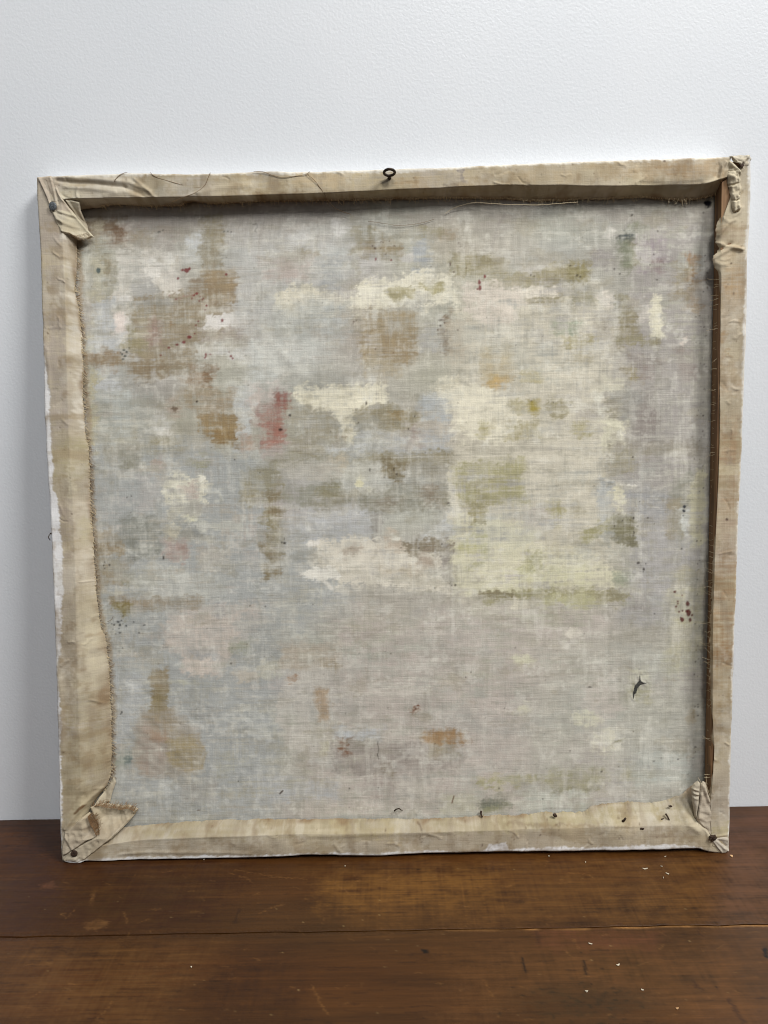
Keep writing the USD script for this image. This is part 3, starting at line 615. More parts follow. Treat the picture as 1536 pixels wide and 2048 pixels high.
yb_ = t.a[..., :2].mean(-1) - t.a[..., 2]
t.a[..., 2] = t.a[..., :2].mean(-1) - (.05 + .62 * (yb_ - .05))
# --- lower left: vase shaped stain and grey field
t.p([(300, 1342), (338, 1338), (340, 1372), (330, 1395), (334, 1425), (300, 1428), (296, 1380)], (146, 130, 102), .75, 6, 5, .15); t.b(298, 1378, 330, 1430, (144, 131, 101), .5, 5); t.b(302, 1425, 350, 1480, (154, 140, 114), .5, 9)
t.p([(282, 1425), (345, 1420), (400, 1468), (414, 1510), (402, 1538), (350, 1556), (280, 1552), (262, 1510), (270, 1460)], (162, 147, 126), .52, 9, 5, .3); t.p([(330, 1470), (390, 1470), (413, 1508), (402, 1536), (345, 1536), (335, 1510)], (160, 145, 110), .5, 7, 5, .3); t.b(278, 1450, 330, 1550, (168, 152, 144), .4, 12); t.l([(398, 1480), (413, 1506), (404, 1536), (370, 1542)], 2.5, (160, 142, 106), .45, 2.5)
t.b(226, 1505, 262, 1540, (160, 164, 150), .5, 6); t.e(258, 1519, 8, 14, (116, 126, 124), .6, 5); t.b(360, 1560, 430, 1605, (160, 154, 146), .4, 12); t.e(315, 1470, 24, 14, (160, 134, 112), .35, 9)
t.e(1256, 476, 13, 12, (78, 84, 88), .65, 7, 6, .5); t.p([(1240, 484), (1264, 484), (1262, 545), (1242, 548)], (124, 128, 110), .5, 7, 5, .3); t.e(1252, 1062, 26, 24, (134, 130, 106), .4, 12, 6, .3); t.e(990, 1605, 24, 9, (122, 124, 114), .5, 8, 6, .4)
t.e(994, 764, 20, 11, (190, 164, 108), .3, 9, 6, .4); t.e(996, 764, 7, 6, (196, 160, 84), .25, 5, 3, .3); t.e(303, 545, 15, 17, (222, 217, 211), .6, 7, 5, .3); t.p([(228, 626), (247, 626), (246, 664), (229, 668)], (226, 213, 207), .7, 4, 4, .2); t.p([(1305, 594), (1321, 592), (1320, 674), (1306, 676)], (210, 204, 184), .6, 4, 5, .2); t.e(719, 966, 8, 7, (216, 210, 180), .8, 2, 2, .1)
t.p([(600, 1148), (630, 1136), (672, 1144), (676, 1156), (640, 1158)], (222, 218, 210), .7, 3, 5, .2); t.p([(412, 632), (455, 630), (456, 654), (406, 656)], (214, 209, 206), .7, 4, 4, .2); t.b(1138, 530, 1172, 560, (150, 141, 102), .4, 7, 5, .3); t.b(1080, 800, 1060, 822, (168, 152, 74), .5, 5, 3, .2); t.b(920, 936, 1048, 1000, (172, 166, 124), .15, 14, 9, .6); t.b(406, 540, 468, 600, (160, 141, 113), .4, 8, 5, .3)
t.b(553, 786, 580, 818, (160, 108, 94), .3, 8, 4, .3); t.b(528, 822, 568, 892, (176, 134, 120), .35, 9, 4, .3); t.b(546, 834, 566, 880, (162, 108, 92), .25, 7, 4, .3)
t.b(726, 622, 828, 720, (166, 148, 118), .22, 14, 9, .6); t.b(402, 835, 470, 882, (158, 135, 96), .25, 12, 8, .6); t.b(849, 1464, 926, 1486, (166, 134, 96), .5, 7, 5, .25); t.b(630, 1378, 656, 1442, (160, 126, 84), .5, 6, 4, .2)
# long brush-pulled thread lines and mottled dirt
r_ = np.random.default_rng(11)
for i in range(520):
    x, y = r_.uniform(180, 1400), r_.uniform(440, 1630)
    ln = r_.uniform(25, 120)
    up_ = r_.random() < .5
    c = (202, 198, 188) if up_ else (128, 122, 110)
    t.l([(x, y), (x + ln, y + r_.normal(0, 1.2))], .55, c, r_.uniform(.1, .38), .9, .8, .3)
for i in range(240):
    x, y = r_.uniform(180, 1390), r_.uniform(440, 1580)
    t.l([(x, y), (x + r_.normal(0, .8), y + r_.uniform(20, 80))], .5, (200, 198, 190) if r_.random() < .6 else (134, 128, 116), r_.uniform(.08, .26), .9, .6, .3)
for i in range(230):
    x, y = r_.uniform(180, 1400), r_.uniform(430, 1630)
    t.e(x, y, r_.uniform(.7, 1.6), r_.uniform(.7, 1.4), (74, 64, 54), r_.uniform(.25, .7), 1, .8, 0)
for i in range(70):                                    # dirt gathered along the right hand edge
    y = r_.uniform(440, 1560)
    t.e(1418 - (y - 440) * .02 - abs(r_.normal(0, 9)), y, r_.uniform(.8, 2), r_.uniform(.8, 2), (52, 44, 40), r_.uniform(.4, .8), 1, .8, 0)
t.l([(158, 480), (160, 620), (170, 740), (178, 880), (186, 1040), (196, 1200), (218, 1300), (224, 1420), (224, 1560)], 6, (150, 128, 98), .55, 4, 3)  # brown threads of the frayed left edge and their shade, painted as one strip
for i in range(34):                                    # shade of faint drape creases along the top left, painted as lines
    x = r_.uniform(330, 700)
    t.l([(x, r_.uniform(412, 440)), (x - r_.uniform(6, 16), r_.uniform(450, 500))], .8, (150, 142, 136), r_.uniform(.15, .4), 1.6, 1.2)
# spots
RED, DK, GN = (112, 20, 30), (48, 40, 36), (44, 54, 52)
t.dots('373,541,5.5,4.5 365,540,3 379,538,2.5 356,557,2.4 452,548,2.6 444,641,2.8 378,674,4.5,3.5 367,684,3.6,2.8 354,689,3.2,2 338,695,3,2 321,710,2 413,611,2 410,620,1.5 396,643,1.8 391,651,1.6 389,667,1.8 400,594,1.6 393,587,2.6 388,590,2 384,597,1.5 352,598,1.4 338,591,1.4 407,597,1.6 404,600,1.6 398,602,1.4 411,710,2.2,4 420,709,3,1 409,715,2 462,712,2.4,2 465,716,2 458,704,1.2 751,519,1.6,3 782,520,1.8 959,565,2.6,5 960,576,3,5 955,578,2 969,553,2.5,4 ', RED)
t.l([(350, 600), (372, 592), (395, 586)], .8, (150, 60, 60), .35, 1.5, 2)
t.dots('196,541,4.5,5.5', (62, 82, 88), .85)
t.dots('247,700,3,2 252,704,2.6 244,708,2.4 250,712,3,2 246,718,3,1.6 258,696,1.4 241,705,1.4 491,711,2,1 318,464,3,1.4 326,461,1.6 448,463,2,1.2 455,463,1.4 462,464,1.6 ', GN, .8)
t.l([(505, 450), (512, 448), (515, 456), (508, 462), (514, 466)], .6, (70, 66, 66), .6, 1, 1)
t.dots('745,491,1.8 750,496,2.2 762,484,1.4 778,482,1.6 766,484,1.4 761,497,1.6 788,492,2,1.2 771,508,1.4 862,534,1 900,529,2,4 907,545,1.4,3 917,486,1.4 932,537,1.2 708,644,1.6 713,641,1.4 706,648,1 752,698,1.4 787,705,1.4 882,640,7,1.4 880,652,2 876,660,1.6 888,646,2 916,660,1.6', (72, 48, 42), .75)
t.dots('579,831,3,2.2 561,859,4,2.6 569,1086,3,2.4 564,1085,1.6 568,1078,1,2.4 739,940,1.2,3 897,1006,3,1.4 717,845,1.6 830,832,1.6 817,857,1.4,2.4 733,806,2,4 788,938,1.4,4 793,948,1.6,2 838,1096,1.8 801,1096,1.4 884,1088,1.8 911,1171,2.2 903,1171,1.4 869,1176,1.2 521,945,1.2 625,1208,1.2 531,1213,1.6 500,1211,1.6 394,803,2.6 218,1130,2 207,1131,1.8 208,1124,1.4 209,1137,1.4 327,1116,2,4 262,1024,1 253,995,1.4 262,992,1.2 469,918,1.4 1107,805,1 1266,915,2 1281,1003,1 1296,1035,1.4', DK, .85)
t.dots('236,1244,3.4,2.4 242,1241,1.8 228,1249,2.4 239,1250,2.6 245,1248,1.4 252,1252,2.4 223,1248,1.6 239,1265,2.6,1.6 231,1268,1.4 289,1250,3,1.8 278,1266,1.6 268,1244,1.4 246,1232,1.2 237,1257,1.4 225,1259,1.2 242,1424,2,3 240,1428,1.6 245,1296,1.4', (46, 48, 50), .85)
t.dots('1369,1013,3,3 1368,1021,3.4,3.4 1367,1031,1.4', (24, 30, 44), .9)
t.dots('1350,1184,2.6 1355,1202,2 1355,1207,1.8 1352,1213,2.2 1375,1207,3.6,6 1377,1225,4.6,7 1373,1222,3 1358,1223,2.6,1.8 1365,1221,2 1384,1230,2.2 1364,1238,4.4,5 1380,1239,2.6,5 1361,1234,2 1364,1190,1.4', (84, 26, 26), .9)
t.dots('1277,1126,3.4,2.6 1288,1138,2.4 1292,1128,1.4 1287,1143,1.2 1309,1228,1.8 1364,1098,1.8 1268,1066,1.6,3 1267,1072,1.4 1246,1041,1.6 1230,1053,1.6 1268,1036,2,2.6 1256,1040,1.2 1276,1053,2,1 1248,1052,1.2 1180,1375,4,1.4 1063,801,1 1309,1048,1 1141,810,1', DK, .8)
t.dots('1140,532,1.8 1062,549,1.8 1068,552,1.4 1153,551,3,2 1160,554,2 1239,548,1.6 1228,538,1.4 1306,509,1.6 1300,530,1.4 1314,560,2.6,1.4 1264,429,2,1.6 1315,462,1.4 1262,431,1.4 1407,425,1.6', DK, .75)
t.e(1416, 407, 8, 7, (22, 20, 26), .9, 3, 2)
t.l([(756, 1483), (757, 1500), (755, 1512), (757, 1518)], .9, (52, 44, 38), .75, 1, 1); t.l([(740, 1517), (742, 1512)], .8, DK, .4)
t.l([(560, 1587), (565, 1582)], 1.6, (58, 36, 22), .9, 1, .6); t.l([(904, 1606), (908, 1593)], 1.3, (92, 54, 28), .9, 1, .6); t.l([(395, 1620), (400, 1620)], 1.2, (80, 50, 28), .8, 1, .5)
t.l([(1236, 1392), (1300, 1440)], 1, (198, 192, 178), .3, 2, 3); t.l([(1010, 430), (1000, 446), (985, 500)], 1.6, (130, 120, 122), .3, 3, 3)
t.dots('700,1577,1.8 757,1576,1.4 832,1418,1 718,1307,1 770,1304,1 782,1307,1.4 942,1344,1.6 931,1354,1.2 1009,1417,1.2 627,1322,1 998,1577,1.6 462,1327,1.6,2.6 464,1296,1 477,1563,1.6 1140,1502,1.6 1357,1519,2 1203,1544,2.6,2 1308,1523,2.6,1.4 1086,1598,1.6', DK, .8)

# the whole back is mottled: size, dust and thread-by-thread unevenness
lum = t.a.mean(-1, keepdims=True)
t.a = (lum + (t.a - lum) * .95) * 1.15 * np.array([.985, .995, .955])
t.a *= np.clip(1 + .014 * field(_sh, 5, 1.0, 41) + .016 * field(_sh, 22, 1.1, 42) + .012 * field(_sh, 1.0, 12, 43) + .03 * field(_sh, 4, 3, 44) + .025 * field(_sh, 12, 9, 45), .6, 1.4)[..., None]
# ---- sheet of cloth
TEAR = [loc([p], .002)[0] for p in ((1279.3, 1348), (1280.6, 1349), (1281.2, 1361), (1286, 1365), (1295, 1366.4), (1286, 1368.5), (1280, 1371), (1275, 1377), (1273, 1385), (1269, 1389), (1267.5, 1398), (1265.8, 1397), (1265.5, 1387), (1267.5, 1379), (1270, 1371), (1274.5, 1366), (1278.5, 1362))]
tc = np.mean(TEAR, 0)


def steps(a, b, n, c, w, fine):
    return np.unique(np.concatenate([np.linspace(a, b, n), np.arange(c - w, c + w, fine)]))


ys = steps(.004, H - .004, 760, tc[1], .014, .00035)
us = steps(-W / 2 + .004, W / 2 - .004, 760, tc[0] - SHEAR * tc[1], .011, .00035)
U, Y = np.meshgrid(us, ys, indexing='ij')
X = U + SHEAR * Y


def on_grid(f):
    return map_coordinates(f, [(Y + .02) / .0005, (X + .34) / .0005], order=1, mode='nearest')


def px_dist(pl, N=T):
    return lambda P: seg_dist(P, loc(pl, N)) / PXM


rip = 0
u_, v_ = (X * .80 - Y * .60), (X * .60 + Y * .80)          # along and across creases that run down to the right
ripf = gaussian_filter(np.random.default_rng(77).standard_normal((900, 900)), (1.6, 7))
ripf /= ripf.std()
rip = map_coordinates(ripf, [(v_ + .5) / .0012, (u_ + .5) / .0012], order=3, mode='wrap')
c0 = loc([(300, 1480)], .002)[0]
mask = np.exp(-(((X - c0[0]) / .075) ** 2 + ((Y - c0[1]) / .085) ** 2)) + .35 * np.exp(-((Y - .05) / .04) ** 2 - ((X + .12) / .15) ** 2)
Z = .0018 + .00009 * rip * (mask + .07)
Z += .00035 * on_grid(field(_sh, 110, 90, 51)) + .00012 * on_grid(field(_sh, 30, 22, 52)) + .00004 * on_grid(field(_sh, 8, 5, 53))
for pl, h, w in (([(520, 660), (600, 745)], .0003, 9), ([(1235, 1070), (1300, 1030)], .0002, 8), ([(1200, 955), (1235, 970), (1275, 972)], .00025, 4), ([(1215, 850), (1246, 856), (1240, 880)], .0003, 4),
                 ([(415, 984), (438, 985), (444, 1000)], .0003, 4), ([(1400, 930), (1384, 960), (1378, 1030)], .0004, 10), ([(580, 745), (640, 770)], .0002, 7), ([(470, 1010), (486, 1022)], .0002, 4)):
    q = loc(pl, .002)
    lo, hi = q.min(0) - .02, q.max(0) + .02
    k = (X > lo[0]) & (X < hi[0]) & (Y > lo[1]) & (Y < hi[1])
    Z[k] += h * np.exp(-(seg_dist(np.stack([X[k], Y[k]], -1), q) / (w * PXM)) ** 2)
lump = np.clip(on_grid(field(_sh, 5, 4, 54)), 0, 3)
for (x, y, r) in ((368, 975, 42), (365, 1020, 34), (1226, 865, 26), (640, 1120, 30), (800, 585, 50), (1205, 1490, 30), (1225, 1600, 60)):
    q = loc([(x, y)], .002)[0]
    Z += .00016 * lump * np.exp(-((X - q[0]) ** 2 + (Y - q[1]) ** 2) / (r * PXM) ** 2)
dt = np.hypot(X - tc[0], Y - tc[1])
near = dt < .03
dd = seg_dist(np.stack([X[near], Y[near]], -1), TEAR, True)
Z[near] += .00035 * np.exp(-(dd / .0022) ** 2) * (.6 + .6 * np.sin(X[near] * 900 + Y[near] * 700))
P = np.stack([X, Y, Z], -1).reshape(-1, 3)
F = quads(len(us), len(ys))
cen = P[F].mean(1)
close = np.hypot(cen[:, 0] - tc[0], cen[:, 1] - tc[1]) < .03
hole = np.zeros(len(F), bool)
hole[close] = shapely.contains_xy(Polygon(TEAR), cen[close, 0], cen[close, 1])
painting, px_ = thing('stretched_canvas', 'unframed stretched canvas leaning back side out against the white wall', 'painting')
m = Gf.Matrix4d(1.0)
for i, v in enumerate((XR, UP, NN, ORG)):
    m.SetRow(i, Gf.Vec4d(*map(float, v), 1.0 if i == 3 else 0.0))
px_.AddTransformOp().Set(m)
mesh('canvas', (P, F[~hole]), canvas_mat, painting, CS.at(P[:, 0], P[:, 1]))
# the painted front of the cloth, turned to the wall, and the four stretcher bars
B = .0205                                               # bar width
def shear(p):
    return np.stack([p[:, 0] + SHEAR * p[:, 1], p[:, 1]], 1)


x0, x1, y0, y1 = -W / 2 + .0024, W / 2 - .0024, .0026, H - .0042
OC = shear(np.array([(x0, y0), (x1, y0), (x1, y1), (x0, y1)]))
IC = loc([(158, 1700), (1420, 1670), (1444, 364), (124, 389)], T)
for k, mat_ in ((3, wood_mat), (1, wood_mat), (2, wood_h_mat), (0, wood_h_mat)):
    k2 = (k + 1) % 4
    g = Polygon([OC[k], OC[k2], IC[k2], IC[k]]).buffer(-.0002)
    bar = trimesh.creation.extrude_polygon(g, T - .0042, engine='earcut')
    bar.apply_translation((0, 0, .0036))
    mesh('stretcher_bar', bar, mat_, painting, smooth=False)

# ================================================================== THE TURNED-OVER EDGES OF THE CLOTH
t = FS
_sf = t.a.shape[:2]
t.a *= np.clip(1 + .05 * field(_sf, 30, 30, 61) + .03 * field(_sf, 8, 8, 62), .7, 1.3)[..., None]
t.a *= 1 + np.array([.015, 0, -.05]) * field(_sf, 26, 26, 63)[..., None]
# left edge
t.p([(73, 354), (128, 354), (126, 560), (134, 780), (130, 900), (92, 900), (80, 480)], (172, 158, 143), .7, 7, 6)
t.p([(124, 470), (160, 470), (155, 600), (172, 760), (172, 868), (148, 860), (144, 780), (128, 560)], (206, 196, 180), .75, 6, 5)
t.b(110, 868, 176, 960, (166, 154, 122), .55, 10); t.b(142, 900, 152, 1000, (200, 188, 160), .5, 4)
t.p([(100, 1000), (150, 1000), (148, 1220), (118, 1240)], (168, 152, 136), .6, 8); t.b(150, 1000, 196, 1200, (198, 184, 164), .5, 8); t.b(160, 1040, 182, 1090, (182, 170, 136), .45, 8)
t.p([(120, 1240), (150, 1230), (150, 1430), (122, 1420)], (158, 144, 124), .6, 8); t.b(150, 1220, 215, 1420, (196, 182, 154), .5, 12)
t.b(120, 1410, 220, 1600, (164, 148, 118), .5, 18); t.e(190, 1440, 10, 10, (140, 122, 92), .45); t.b(155, 1360, 175, 1560, (186, 174, 146), .35, 8); t.b(120, 1580, 200, 1625, (150, 134, 106), .45, 14)
for x, y, l_ in ((122, 820, 90), (136, 860, 60), (145, 880, 90), (132, 1000, 120), (146, 1060, 160), (158, 1160, 90), (140, 1280, 120), (165, 1300, 80), (176, 1350, 100), (135, 1480, 100), (160, 1420, 120)):
    t.l([(x, y), (x + 2, y + l_ / 2), (x + 5, y + l_)], 2.5, (150, 134, 108), .3, 4, 4)
# top edge
t.b(250, 345, 480, 400, (172, 156, 130), .6, 12); t.b(480, 340, 780, 384, (186, 166, 132), .6, 12); t.b(590, 350, 700, 376, (190, 164, 132), .4, 10); t.b(780, 340, 1000, 384, (184, 164, 132), .5, 12); t.b(800, 358, 860, 372, (158, 126, 92), .35, 7)
t.b(1000, 330, 1180, 372, (178, 158, 128), .55, 12); t.b(1180, 326, 1300, 360, (172, 146, 112), .5, 12); t.b(1300, 322, 1450, 355, (166, 138, 106), .6, 12); t.e(1405, 338, 28, 12, (180, 154, 124), .5); t.b(1340, 352, 1410, 374, (176, 152, 118), .4, 9); t.b(1240, 366, 1440, 392, (172, 160, 132), .5, 10)
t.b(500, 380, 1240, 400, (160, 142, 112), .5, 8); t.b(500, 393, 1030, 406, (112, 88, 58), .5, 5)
t.b(920, 338, 934, 372, (118, 116, 120), .55, 5); t.b(898, 372, 914, 386, (104, 98, 92), .6, 5); t.b(906, 350, 930, 376, (140, 132, 124), .4, 7)
t.b(80, 352, 250, 420, (184, 172, 154), .5, 12); t.b(110, 380, 160, 410, (186, 180, 158), .5, 8)
# right edge
t.b(1436, 440, 1500, 520, (168, 146, 122), .6, 12); t.b(1440, 530, 1490, 620, (170, 140, 108), .6, 12); t.b(1440, 600, 1488, 700, (178, 162, 140), .55, 12); t.b(1440, 660, 1456, 730, (162, 124, 86), .55, 6); t.b(1440, 720, 1490, 790, (174, 150, 124), .5, 12); t.b(1438, 830, 1482, 930, (168, 134, 104), .6, 12); t.b(1450, 920, 1480, 940, (160, 140, 124), .4, 6)
t.b(1434, 950, 1480, 1040, (164, 136, 108), .55, 10); t.b(1430, 1040, 1476, 1150, (170, 146, 124), .55, 10); t.b(1426, 1120, 1472, 1140, (156, 128, 100), .5, 4); t.b(1424, 1150, 1472, 1240, (168, 136, 104), .6, 9); t.b(1422, 1240, 1470, 1330, (150, 112, 74), .6, 12); t.b(1422, 1330, 1466, 1440, (164, 138, 104), .5, 12)
t.b(1422, 1440, 1464, 1560, (176, 160, 138), .6, 12); t.b(1420, 1560, 1462, 1640, (174, 158, 138), .6, 10); t.b(1424, 1650, 1460, 1672, (176, 162, 120), .5, 5)
t.l([(1440, 590), (1438, 800), (1434, 1000), (1425, 1160), (1421, 1400), (1426, 1480)], 2.5, (150, 128, 96), .6, 3, 3)
# bottom edge
t.p([(230, 1650), (600, 1638), (980, 1634), (1000, 1662), (700, 1672), (240, 1682)], (164, 149, 120), .65, 7, 7); t.p([(160, 1720), (240, 1690), (700, 1676), (1390, 1655), (1400, 1700), (600, 1712)], (172, 156, 134), .65, 8, 8)
t.b(660, 1655, 810, 1680, (180, 162, 124), .45, 9); t.e(800, 1682, 20, 8, (158, 138, 108), .4); t.p([(1000, 1640), (1200, 1612), (1390, 1570), (1390, 1640), (1200, 1650), (1010, 1662)], (166, 152, 120), .65, 8, 7); t.b(1180, 1612, 1330, 1640, (160, 144, 108), .4, 9); t.b(1300, 1585, 1370, 1606, (166, 136, 106), .5, 5)
t.b(290, 1690, 560, 1712, (150, 132, 108), .35, 6); t.b(1290, 1655, 1340, 1690, (146, 128, 106), .4, 8); t.b(1160, 1650, 1240, 1690, (154, 140, 116), .35, 9)
# white paint that ran round the edge
WP = (222, 221, 220)
t.p([(60, 660), (87, 690), (98, 780), (100, 860), (108, 930), (107, 980), (119, 1000), (120, 1060), (125, 1080), (127, 1130), (124, 1200), (122, 1290), (114, 1340), (120, 1380), (124, 1440), (121, 1500), (124, 1560), (126, 1640), (124, 1720), (60, 1720)], WP, .95, 1.6, 2.5, .05)
t.p([(60, 340), (1520, 290), (1520, 314), (1250, 325), (1000, 334), (900, 340), (778, 345), (620, 348), (420, 351), (250, 351), (74, 355)], (214, 208, 196), .8, 2, 3, .1)
t.p([(1520, 300), (1497, 312), (1496, 360), (1500, 372), (1497, 410), (1496, 440), (1490, 480), (1488, 620), (1484, 740), (1482, 860), (1479, 960), (1474, 1080), (1470, 1200), (1467, 1300), (1461, 1330), (1463, 1420), (1459, 1520), (1456, 1590), (1458, 1620), (1457, 1700), (1520, 1720)], (208, 204, 196), .9, 1.6, 2.2, .05)
t.p([(100, 1740), (122, 1722), (290, 1714), (420, 1712), (540, 1709), (600, 1706), (725, 1705), (735, 1709), (800, 1703), (970, 1702), (976, 1690), (1012, 1686), (1018, 1699), (1090, 1697), (1130, 1691), (1180, 1697), (1250, 1692), (1330, 1689), (1395, 1692), (1410, 1702), (1460, 1710), (1460, 1760), (100, 1760)], WP, .95, 1.6, 2.2, .05)
r_ = np.random.default_rng(19)
for i in range(260):
    k = r_.integers(0, 4)
    f_ = r_.random()
    x, y = [(75 + 50 * f_ + r_.uniform(0, 80), 400 + 1280 * f_), (90 + 1370 * f_, 350 - 35 * f_ + r_.uniform(0, 50)), (1500 - 45 * f_ - r_.uniform(0, 60), 330 + 1350 * f_), (140 + 1300 * f_, 1715 - 15 * f_ - r_.uniform(0, 70))][k]
    t.e(x, y, r_.uniform(.7, 1.5), r_.uniform(.7, 1.4), (84, 64, 48), r_.uniform(.3, .75), 1, .8, 0)
for i in range(40):
    x = r_.uniform(1020, 1400)
    t.e(x, r_.uniform(1625, 1690) - (x - 1020) * .05, r_.uniform(1, 2.4), r_.uniform(.8, 1.6), (70, 50, 38), r_.uniform(.4, .8), 1.2, 1.5, 0)
t.dots('79,478,1.6,4 79,462,1.2,5 254,361,2 95,565,1.6 96,666,2 144,1028,1.6 1461,528,2,1.6 1466,588,1.4,3 1328,323,2.4 1145,330,1.4 1453,1039,2.4,3 420,350,1.2 365,371,2,1.4 128,1504,2 125,1619,1.6 126,1629,1.4 561,1715,2 413,1718,1.4 964,1690,1,3', (60, 44, 36), .85)
t.l([(151, 1625), (158, 1618), (166, 1611)], 2.6, (104, 78, 50), .9, 1.4, 1); t.l([(164, 1614), (168, 1611)], 2.6, (104, 78, 50), .9, 1.4, 1)
t.l([(532, 1645), (533, 1654)], 1.2, (66, 50, 40), .8); t.l([(595, 1640), (597, 1648)], 2, (66, 50, 40), .7); t.l([(836, 1656), (843, 1662)], 1, (70, 54, 40), .8)
t.l([(840, 1672), (838, 1680)], 1, (110, 90, 66), .6); t.l([(462, 1686), (470, 1692)], 2, (84, 74, 62), .6)
t.l([(1016, 1652), (1100, 1655), (1128, 1652), (1250, 1655)], 1.6, (110, 90, 66), .5, 2, 2)
t.l([(1300, 1656), (1350, 1652), (1390, 1646)], 1.6, (130, 112, 90), .4, 3, 2)

for sd, col, lo_, hi_, am, sx_, sy_ in ((81, (206, 198, 182), .6, 1.8, .32, 14, 20), (82, (138, 114, 84), .5, 1.9, .5, 12, 16), (83, (150, 132, 110), .6, 1.9, .45, 6, 26), (84, (152, 128, 94), .6, 1.9, .45, 24, 7)):
    f_ = .8 * field(_sf, sx_, sy_, sd) + .4 * field(_sf, sx_ / 3, sy_ / 3, sd + 20) + .25 * field(_sf, 1.6, 1.4, sd + 40)
    w_ = (am * sstep(lo_, hi_, f_))[..., None]
    FS.a = FS.a * (1 - w_) + lin(col) * w_
_rg = FS.a[..., 0] - FS.a[..., 1]
FS.a[..., 0] = FS.a[..., 1] + .062 + .7 * (_rg - .06)
_l = FS.a.mean(-1, keepdims=True)
FS.a = (_l + (FS.a - _l) * .92) * 1.1 * np.array([.97, 1.0, 1.01]) * np.clip(1 + .03 * field(_sf, 6, 6, 64) + .04 * field(_sf, 16, 12, 65) + .008 * field(_sf, 1.2, 14, 66) + .008 * field(_sf, 14, 1.2, 67), .6, 1.3)[..., None]


def plan(pl, N):
    return loc(pl, N)


RIDGE = []                                             # wrinkles of the cloth: polyline, height (mm), half width (px)


def wr(h, w, *pl):
    RIDGE.append((loc(pl, T), 1.3 * h * .001, .85 * w * PXM))


# top left
wr(-.9, 4, (115, 362), (150, 367), (190, 368), (217, 371), (250, 375)); wr(.9, 5, (120, 354), (160, 358), (200, 360), (260, 366), (300, 384)); wr(.7, 5, (130, 375), (180, 378), (230, 384))
wr(.7, 4, (270, 360), (295, 380), (318, 404)); wr(-.5, 4, (250, 375), (280, 388), (300, 402)); wr(.7, 3, (157, 377), (154, 386), (156, 396)); wr(.5, 3, (420, 348), (405, 373), (396, 388)); wr(.5, 3, (400, 386), (360, 398), (330, 410)); wr(.5, 3, (245, 345), (232, 360))
wr(.6, 5, (135, 396), (150, 402), (158, 410)); wr(.9, 4, (120, 390), (135, 410), (152, 430)); wr(-.5, 3, (125, 392), (145, 400), (156, 404)); wr(.5, 5, (210, 392), (250, 385), (300, 400)); wr(.4, 6, (500, 372), (440, 376), (380, 396))
# top right
wr(1.5, 4, (1450, 326), (1444, 334), (1441, 348), (1438, 360), (1410, 371)); wr(.9, 5, (1454, 345), (1449, 356), (1440, 366)); wr(-.8, 4, (1432, 352), (1436, 345), (1438, 332)); wr(.8, 6, (1420, 380), (1380, 378), (1330, 384)); wr(.6, 7, (1250, 378), (1180, 386), (1120, 384)); wr(-.7, 5, (1400, 366), (1340, 370), (1280, 368)); wr(.6, 5, (1360, 392), (1330, 394))
# right
wr(1.1, 4, (1436, 486), (1450, 492), (1470, 496), (1482, 500)); wr(-.9, 4, (1440, 500), (1455, 490), (1462, 487)); wr(1.0, 5, (1428, 516), (1444, 506), (1462, 497), (1484, 500)); wr(.8, 4, (1438, 470), (1444, 462), (1452, 452)); wr(.6, 4, (1446, 436), (1458, 446), (1470, 440)); wr(.6, 5, (1430, 524), (1440, 530), (1450, 530)); wr(.5, 4, (1484, 380), (1490, 372), (1496, 360)); wr(.6, 4, (1470, 432), (1480, 424), (1484, 416)); wr(.5, 4, (1484, 340), (1494, 326), (1500, 316))
wr(.4, 6, (1445, 1610), (1436, 1640), (1440, 1660)); wr(.4, 3, (1430, 1672), (1456, 1668))
# bottom
wr(.7, 5, (1160, 1622), (1230, 1618), (1320, 1616), (1380, 1600)); wr(-.6, 4, (1190, 1616), (1260, 1615), (1300, 1614)); wr(.5, 6, (620, 1672), (760, 1668), (900, 1664)); wr(-.4, 6, (1010, 1658), (1150, 1652), (1260, 1656), (1390, 1645)); wr(.5, 4, (240, 1708), (300, 1704), (500, 1706)); wr(.4, 5, (300, 1676), (500, 1668)); wr(1.2, 9, (1372, 1590), (1368, 1615), (1376, 1645), (1395, 1660)); wr(.5, 4, (980, 1640), (1016, 1634), (1080, 1632))
wr(.6, 4, (1410, 1652), (1420, 1690), (1418, 1704)); wr(.6, 4, (1210, 1606), (1250, 1604), (1300, 1612)); wr(-.5, 4, (1290, 1604), (1310, 1608), (1340, 1600))
# left
wr(.5, 7, (120, 1300), (122, 1400), (126, 1500)); wr(.35, 7, (150, 980), (158, 1100), (170, 1200)); wr(-.3, 8, (140, 880), (146, 1000), (150, 1200)); wr(1.5, 6, (132, 1655), (152, 1628), (176, 1602), (200, 1585), (218, 1562)); wr(-.6, 6, (128, 1640), (145, 1615), (165, 1590)); wr(.4, 8, (190, 1300), (200, 1400), (200, 1500)); wr(.4, 4, (100, 780), (96, 700)); wr(.4, 5, (150, 500), (146, 560))


_g = np.random.default_rng(404)
for _i in range(90):                                   # small random creases all round
    _k, _f = _g.integers(0, 4), _g.random()
    _p = [(80 + 48 * _f + _g.uniform(6, 70), 420 + 1180 * _f), (110 + 1330 * _f, 350 - 34 * _f + _g.uniform(4, 40)), (1496 - 44 * _f - _g.uniform(6, 42), 440 + 1200 * _f), (180 + 1200 * _f, 1712 - 15 * _f - _g.uniform(6, 55))][_k]
    _a, _n = _g.uniform(0, 3.14), _g.uniform(8, 30)
    _q = (_p[0] + _n * math.cos(_a), _p[1] + _n * .7 * math.sin(_a))
    wr(_g.choice([-.3, .3, .45]), _g.uniform(2, 3.6), _p, ((_p[0] + _q[0]) / 2 + _g.normal(0, 2), (_p[1] + _q[1]) / 2 + _g.normal(0, 2)), _q)


